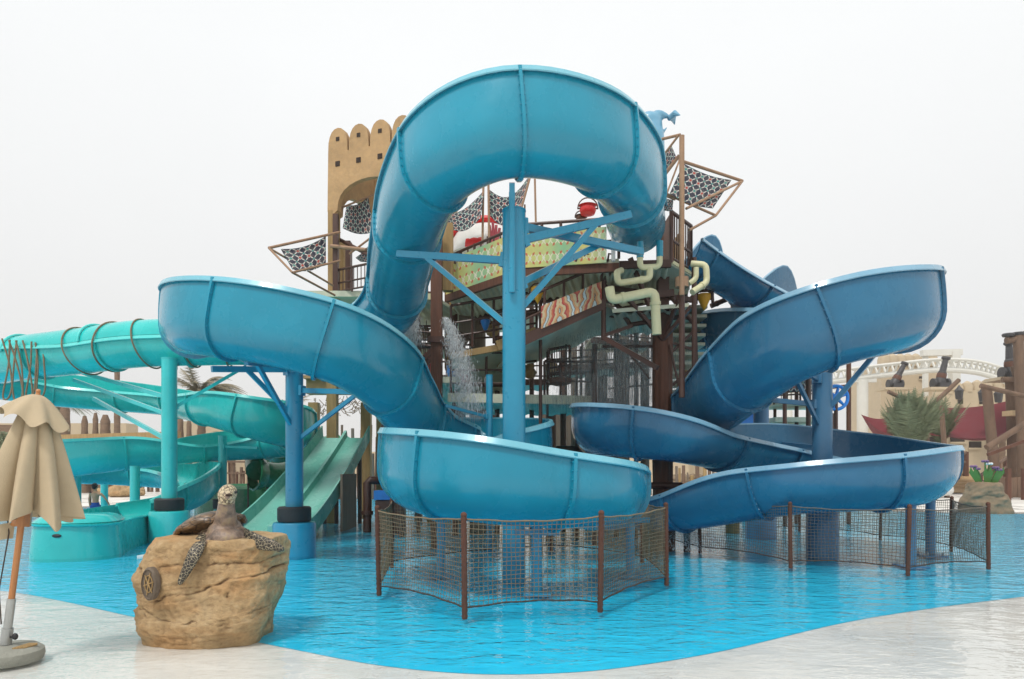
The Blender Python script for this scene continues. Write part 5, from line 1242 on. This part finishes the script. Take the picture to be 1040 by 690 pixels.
# stairs and railings
stp = thing('boarded_stairs', 'wide sandy boarded stairs between brown railings at the right', 'stairs', V(975, 498, 48))
for k in range(10):
    y0 = 46.5 + k * .75; MB().box(((980 - 520) * 48 / FOC + k * .14, y0 + .4, .12 + k * .21), (4.4 - k * .08, .85, .24 + .0)).build('step', M['planks'], stp)
    MB().box(((980 - 520) * 48 / FOC + k * .14, y0 + .6, .05 + k * .1), (4.2 - k * .08, .5, .1 + k * .2)).build('riser', M['tanwood'], stp)
for sx in (0, 1):
    for k in range(5):
        q0 = V(945 + k * 9 + sx * 50, 503 - k * 7, 46 + k); 
        MB().beam((q0.x, q0.y, .0), (q0.x, q0.y, 1.2 + k * .42), .26).build('newel_post', M['wood'], stp)
    a_ = V(945 + sx * 50, 503, 46); b_ = V(981 + sx * 50, 475, 50)
    MB().beam((a_.x, a_.y, 1.15), (b_.x, b_.y, 2.85), .16).build('handrail', M['timber'], stp); MB().beam((a_.x, a_.y, .6), (b_.x, b_.y, 2.2), .12).build('handrail', M['timber'], stp)
# planter rock with flowers
M['darkstone'] = mat('brown planter stone', (.22, .16, .10), .85, .45, 1.6, .6, 9)
pr = thing('flower_rock', 'round brown planter rock topped with purple plastic flowers by the right pool edge', 'planter', (V(1006, 510, 26).x, 26, 0))
pc = Vector((V(1007, 510, 26).x, 26.3, -.06))
rock('r', '', '', pc, [(0, .88), (.5, .84), (1, .6)], [(0, .92), (.5, .72), (1, .45)], [(0, .8), (1, .5)], 1.18, None, 5, 70, 50, .07, [(-.6, .6, .5, .7, .03, .05), (0, 1.1, .05, .1, .03, .05)], expo=2.2).build('stone', M['darkstone'], pr, sharp=0)
M['leaf'] = mat('green plastic leaf', (.05, .17, .025), .45, .3, 6); M['petal'] = mat('mauve petal', (.20, .10, .22), .5, .4, 8)
rnd = random.Random(4)
for k, (dx, dz) in enumerate(((-.55, 1.75), (-.42, 1.66), (-.1, 1.95), (.05, 1.85), (.3, 1.7), (.42, 1.62))):
    b0 = pc + Vector((dx * .4, 0, 1.15)); tp_ = pc + Vector((dx, -.1, dz))
    MB().tube([b0, b0.lerp(tp_, .6) + Vector((0, 0, .1)), tp_], .03, 6).build('stem', M['leaf'], pr)
    fm = MB()
    for q in range(6):
        a_ = q * math.pi / 3; fm.ell(tp_ + Vector((.09 * math.cos(a_), .05 * math.sin(a_), .04)), (.07, .04, .05), 8, 6, Matrix.Rotation(a_, 3, 'Z'))
    fm.build('flower', M['petal'] if k != 3 else M['white'], pr)
    lf = MB(); q0 = b0 + Vector((dx * .3, -.1, 0)); lf.add([q0 + Vector((-.07, 0, 0)), q0 + Vector((.07, 0, 0)), q0 + Vector((dx * .5 + .1, -.05, .4)), q0 + Vector((dx * .6, -.08, .62)), q0 + Vector((dx * .5 - .1, -.05, .4))], [(0, 1, 2, 3, 4)], True); lf.build('leaf', M['leaf'], pr)
wb = MB(); wb.ell(V(957, 499, 40), (.55, .5, .3)); wb.ell(V(962, 497, 40.3), (.35, .4, .3)); 
o = remesh(wb, 'white_boulder', M['white'], .06, disp=lambda p: mnoise.noise(p * 2.5) * .1); tag(o, 'small white boulder at the foot of the boarded stairs', 'boulder')

# ------------------------------------------------------------ things far on the left
wall_thing('sand_wall', 'long sand coloured wall behind the teal slide at the far left', 'wall', -60, 128, 430, 62, 2, wins=((90, 447, 5, 8), (40, 446, 6, 8)))
wall_thing('sand_wall', 'lower sand coloured wall behind the thick posts, left of the palm', 'wall', 176, 236, 428, 58, 2)
wall_thing('sand_wall', 'low pale wall showing between the slides behind the play tower', 'wall', 236, 700, 459, 64, 2)
wall_thing('sand_wall', 'low pale wall far behind the greyer blue bowl', 'wall', 700, 845, 455, 66, 2)
sh = thing('brown_roof', 'brown thatched roof sloping behind the closed parasol', 'roof', V(10, 480, 46))
MB().slab([(V(-60, 1, 46).x, 46), (V(34, 1, 46).x, 46), (V(20, 1, 46).x, 50), (V(-60, 1, 46).x, 50)], 1.9, 4.6).build('thatch', M['bark'], sh)
MB().beam(V(-60, 449, 44), V(182, 442, 44), .5, .45).build('eave_beam', M['tanwood'], sh)
rnd = random.Random(11)
for i, (px, yt, w_, lb) in enumerate(((66, 408, .75, 'tallest of the thick posts right beside the parasol'), (86, 421, .5, 'thin post between the parasol and the gap in the slide'), (97, 418, .42, 'narrow post left of the leaning pair'), (107, 420, .75, 'broad dark post right of the narrow one'), (119, 366, .42, 'tall brown pole rising above the teal flume'), (183, 420, .5, 'post just right of the teal slide post'), (192, 424, .4, 'pale post second right of the teal slide post'), (204, 433, .5, 'short post third right of the teal slide post'))):
    X = (px - 520) * 48 / FOC; t = V(px, yt, 48).z
    o = MB().tube([(X, 48, t * k / 12 - .1) for k in range(13)], [w_ / 2 * (1.15 + .08 * (k % 2) - .035 * k) * (1 if k < 12 else .55) for k in range(13)], 12).build('timber_post', M['bark'], org=(X, 48, 0)); tag(o, 'brown ' + lb if i != 4 else lb, 'post', 'timber posts on the left')
# lattice fence of stubby posts
fn = thing('stockade_fence', 'brown stockade of uneven stakes behind the teal and green slides', 'fence', V(240, 490, 42))
for k in range(34):
    X = (186 - 520 + k * 3.9) * 42 / FOC; h_ = rnd.uniform(1.6, 3.1) * (.85 if k % 3 else 1)
    MB().tube([(X, 42 + rnd.uniform(-.2, .2), -.1), (X + rnd.uniform(-.05, .05), 42, h_)], rnd.uniform(.05, .12), 8).build('stake', M['timber'] if k % 2 else M['wood'], fn)
for z in (.7, 1.4, 2.1): MB().beam(((186 - 520) * 42 / FOC, 41.85, z), ((318 - 520) * 42 / FOC, 41.85, z - .1), .1).build('cross_rail', M['timber'], fn)
fn = thing('stockade_fence', 'brown stake fence low behind the swimmer and near teal slide', 'fence', V(60, 490, 50))
for k in range(30):
    X = (30 - 520 + k * 5.2) * 50 / FOC; h_ = rnd.uniform(1.2, 2.6)
    MB().tube([(X, 50 + rnd.uniform(-.2, .2), -.1), (X + rnd.uniform(-.05, .05), 50, h_)], rnd.uniform(.08, .16), 8).build('stake', M['timber'] if k % 2 else M['bark'], fn)
MB().beam(((30 - 520) * 50 / FOC, 49.8, 1.2), ((186 - 520) * 50 / FOC, 49.8, 1.1), .14).build('cross_rail', M['timber'], fn)
fn = thing('stockade_fence', 'dense brown stake fence seen between the twin slide and the play tower legs', 'fence', V(370, 490, 38))
for k in range(40):
    X = (318 - 520 + k * 3.2) * 38 / FOC; h_ = rnd.uniform(2.0, 4.2)
    MB().tube([(X, 38 + rnd.uniform(-.3, .3), -.1), (X + rnd.uniform(-.1, .1), 38, h_)], rnd.uniform(.05, .14), 8).build('stake', M[('timber', 'greywood', 'wood')[k % 3]], fn)
fn = thing('stockade_fence', 'brown stake fence behind the lower right blue bowl', 'fence', V(640, 490, 44))
for k in range(70):
    X = (556 - 520 + k * 4.2) * 44 / FOC; h_ = rnd.uniform(1.0, 2.3)
    MB().tube([(X, 44 + rnd.uniform(-.3, .3), -.1), (X + rnd.uniform(-.06, .06), 44, h_)], rnd.uniform(.05, .13), 8).build('stake', M[('timber', 'greywood', 'tanwood')[k % 3]], fn)
# gate like tan frame left of the tower
gf = thing('tan_gateway', 'tan timber gateway with a deep lintel above the twin slide', 'gateway', V(345, 480, 21.8))
for px in (319, 372): MB().box(((px - 520) * 21.8 / FOC, 21.8, 1.9), (.3, .3, 3.7)).build('gate_post', M['tanwood'], gf)
MB().box(V(343, 392, 21.8), (1.9, .4, .55)).build('lintel', M['tan'], gf); MB().box(V(343, 384, 21.7), (2.05, .55, .1)).build('cornice', M['tan'], gf)
nm_ = MB(); rr_ = random.Random(8)
for k in range(60):
    p = V(rr_.uniform(320, 368), rr_.uniform(402, 418), 23.7); q = p + Vector((rr_.uniform(-.35, .35), 0, rr_.uniform(-.3, .1))); nm_.tube([p, (p + q) / 2 + Vector((0, 0, -.08)), q], .012, 4, False)
nm_.build('hanging_net', M['rope'], gf)
# boulders along the far deck
for i, (px, Y, r) in enumerate(((112, 42, .5), (121, 41, .7), (131, 42, .55), (140, 43, .45), (104, 43, .4), (30, 44, .7), (14, 43, .9))):
    X = (px - 520) * Y / FOC; mb = MB(); mb.ell((X, Y, r * .4), (r, r * .8, r * .65), 16, 12)
    o = remesh(mb, 'boulder', M['stone'], r * .12, org=(X, Y, 0), smooth=1, disp=lambda p: mnoise.fractal(p * 1.7, 1, 2, 4) * .16)
    tag(o, ('grey boulder on the far deck, %s' % ('third from the right', 'largest right of the swimmer', 'second from the right', 'rightmost', 'nearest right of the swimmer', 'second from the left', 'leftmost')[i]), 'boulder', 'boulders on the far left deck')
# shrub behind parasol
shb = thing('green_shrub', 'low green shrub under the thatched roof at the left edge', 'shrub', V(4, 480, 43)); mb = MB(); rnd = random.Random(6)
for k in range(1600):
    d = Vector((rnd.gauss(0, 1), rnd.gauss(0, 1), rnd.gauss(0, 1))).normalized() * rnd.uniform(.5, 1.05); p = V(4, 452, 43) + Vector((d.x * 1.1, d.y * .8, d.z * .8)); a_ = Vector((rnd.gauss(0, 1), rnd.gauss(0, 1), rnd.gauss(0, 1))).normalized() * .1; b_ = a_.orthogonal().normalized() * .05
    mb.add([p - a_, p + b_, p + a_, p - b_], [(0, 1, 2, 3)], False)
mb.build('foliage', M['frond'], shb, sharp=0); MB().tube([(V(4, 1, 43).x, 43, 0), tuple(V(4, 455, 43))], .08, 8).build('stem', M['bark'], shb)

# ropes bound round the teal slide and hanging at its left end
def wrap(i, lean, lb):
    c = Vector(TP[i][:3]); a = Vector(TP[i - 1][:3]); b_ = Vector(TP[i + 1][:3]); T_ = (b_ - a).normalized(); Rt = Vector((T_.y, -T_.x, 0)).normalized(); U = Rt.cross(T_)
    c = c + U * .56; pts = []
    for k in range(36):
        t_ = 2 * math.pi * k / 36; r_ = .635 if math.sin(t_) < .15 else .625
        pts.append(c + Rt * r_ * math.cos(t_) + U * (.6 if math.sin(t_) < 0 else .58) * math.sin(t_) + T_ * lean * math.sin(t_))
    o = MB().tube(pts, .02, 6, closed=True).build('rope_binding', M['rope']); tag(o, lb, 'rope', 'ropes round the teal slide')
TP = catmull(T, 8)
for i, lean, lb in ((12, .1, 'rope bound round the teal slide beside the upper left blue slide'), (15, -.08, 'rope bound round the teal slide just right of its post'), (19, .1, 'rope bound round the teal slide above its post'), (23, .12, 'rope bound round the teal slide, first left of its post'), (27, -.1, 'rope bound round the teal slide, second left of its post'), (31, .12, 'rope bound round the teal slide, third left of its post')): wrap(i, lean, lb)
for k, (x0, x1, y1) in enumerate(((2, 14, 404), (10, 3, 402), (16, 24, 406), (32, 26, 404), (36, 37, 401))):
    pts = [V(x0, 344 + k, 16.6), V((x0 + x1) / 2 + 2, 372, 16.6), V(x1, y1, 16.6), V(x1 + 5, y1 + 3, 16.6), V(x1 + 9, y1 - 8, 16.6), V((x0 + x1) / 2 + 8, 366, 16.6), V(x0 + 7, 346, 16.7)]
    o = MB().tube([Vector(p) for p in catmull([tuple(p) for p in pts], 5)], .02, 6).build('hanging_rope', M['rope'])
    tag(o, 'slack rope loop hanging from the teal slide, %s above the parasol' % ('first from the left', 'second from the left', 'middle one', 'fourth from the left', 'rightmost')[k], 'rope', 'rope loops above the parasol')
wm = MB().slab([(-8.9 + x * 1.6, 15.0 + y) for x, y in ((1.2, -2.3), (1.75, -2.1), (1.8, -1.6), (1.3, -1.7))], -.03, .03).build('white_mat', M['white']); tag(wm, 'small white mat lying in the water left of the sandstone block', 'mat')

for i, (px, Y, wd, h_, lb) in enumerate(((858, 46, 1.6, 1.5, 'left of the maroon sail tip'), (890, 45, 1.3, 1.9, 'under the maroon sail tip'), (20, 50, 4.0, 4.6, 'behind the closed parasol, the tallest one'), (100, 54, 3.0, 2.6, 'behind the swimmer'), (700, 48, 2.2, 1.3, 'behind the right slide splash'), (600, 50, 3.0, 1.6, 'behind the two blue bowls'))):
    X = (px - 520) * Y / FOC
    ro = rock('r', '', '', (X, Y, -.1), [(0, wd), (.5, wd * .85), (1, wd * .5)], [(0, wd * 1.1), (.5, wd * .8), (1, wd * .45)], [(0, 1.2), (1, .7)], h_, None, i + 11, 60, 44, .22, expo=2.3).build('rock_outcrop', M['darkstone'] if i % 2 == 0 else M['stone'], org=(X, Y, 0), sharp=0)
    tag(ro, 'brown rock outcrop ' + lb, 'rock', 'rock outcrops round the pool')
palm('palm tree with a tall trunk rising behind the left end of the teal slide', 62, 0, 52, 6.6, 2.8, 34, 'frond', (.05, 0), .3, 13, .7)
palm('low green palm behind the stockade left of the dark green tube', 236, 0, 50, 3.4, 2.2, 30, 'frond', (.03, 0), .25, 17, .8)
palm('tall slender palm near the right edge behind the timber scaffold', 1018, 0, 56, 5.2, 2.4, 30, 'frond', (.04, 0), .25, 19, .6)

# ------------------------------------------------------------ hazy air
m = bpy.data.materials.new('haze'); m.use_nodes = True; nt = m.node_tree; nt.nodes.remove(nt.nodes['Principled BSDF'])
pv = nt.nodes.new('ShaderNodeVolumePrincipled'); pv.inputs['Color'].default_value = (.93, .93, .92, 1); pv.inputs['Density'].default_value = .0012; pv.inputs['Anisotropy'].default_value = .3
nt.links.new(pv.outputs[0], nt.nodes['Material Output'].inputs['Volume'])
hz = MB().box((0, 55, 7.5), (260, 130, 17.2)).build('haze', m, sharp=0); tag(hz, 'thin pale haze in the air', kind='stuff')
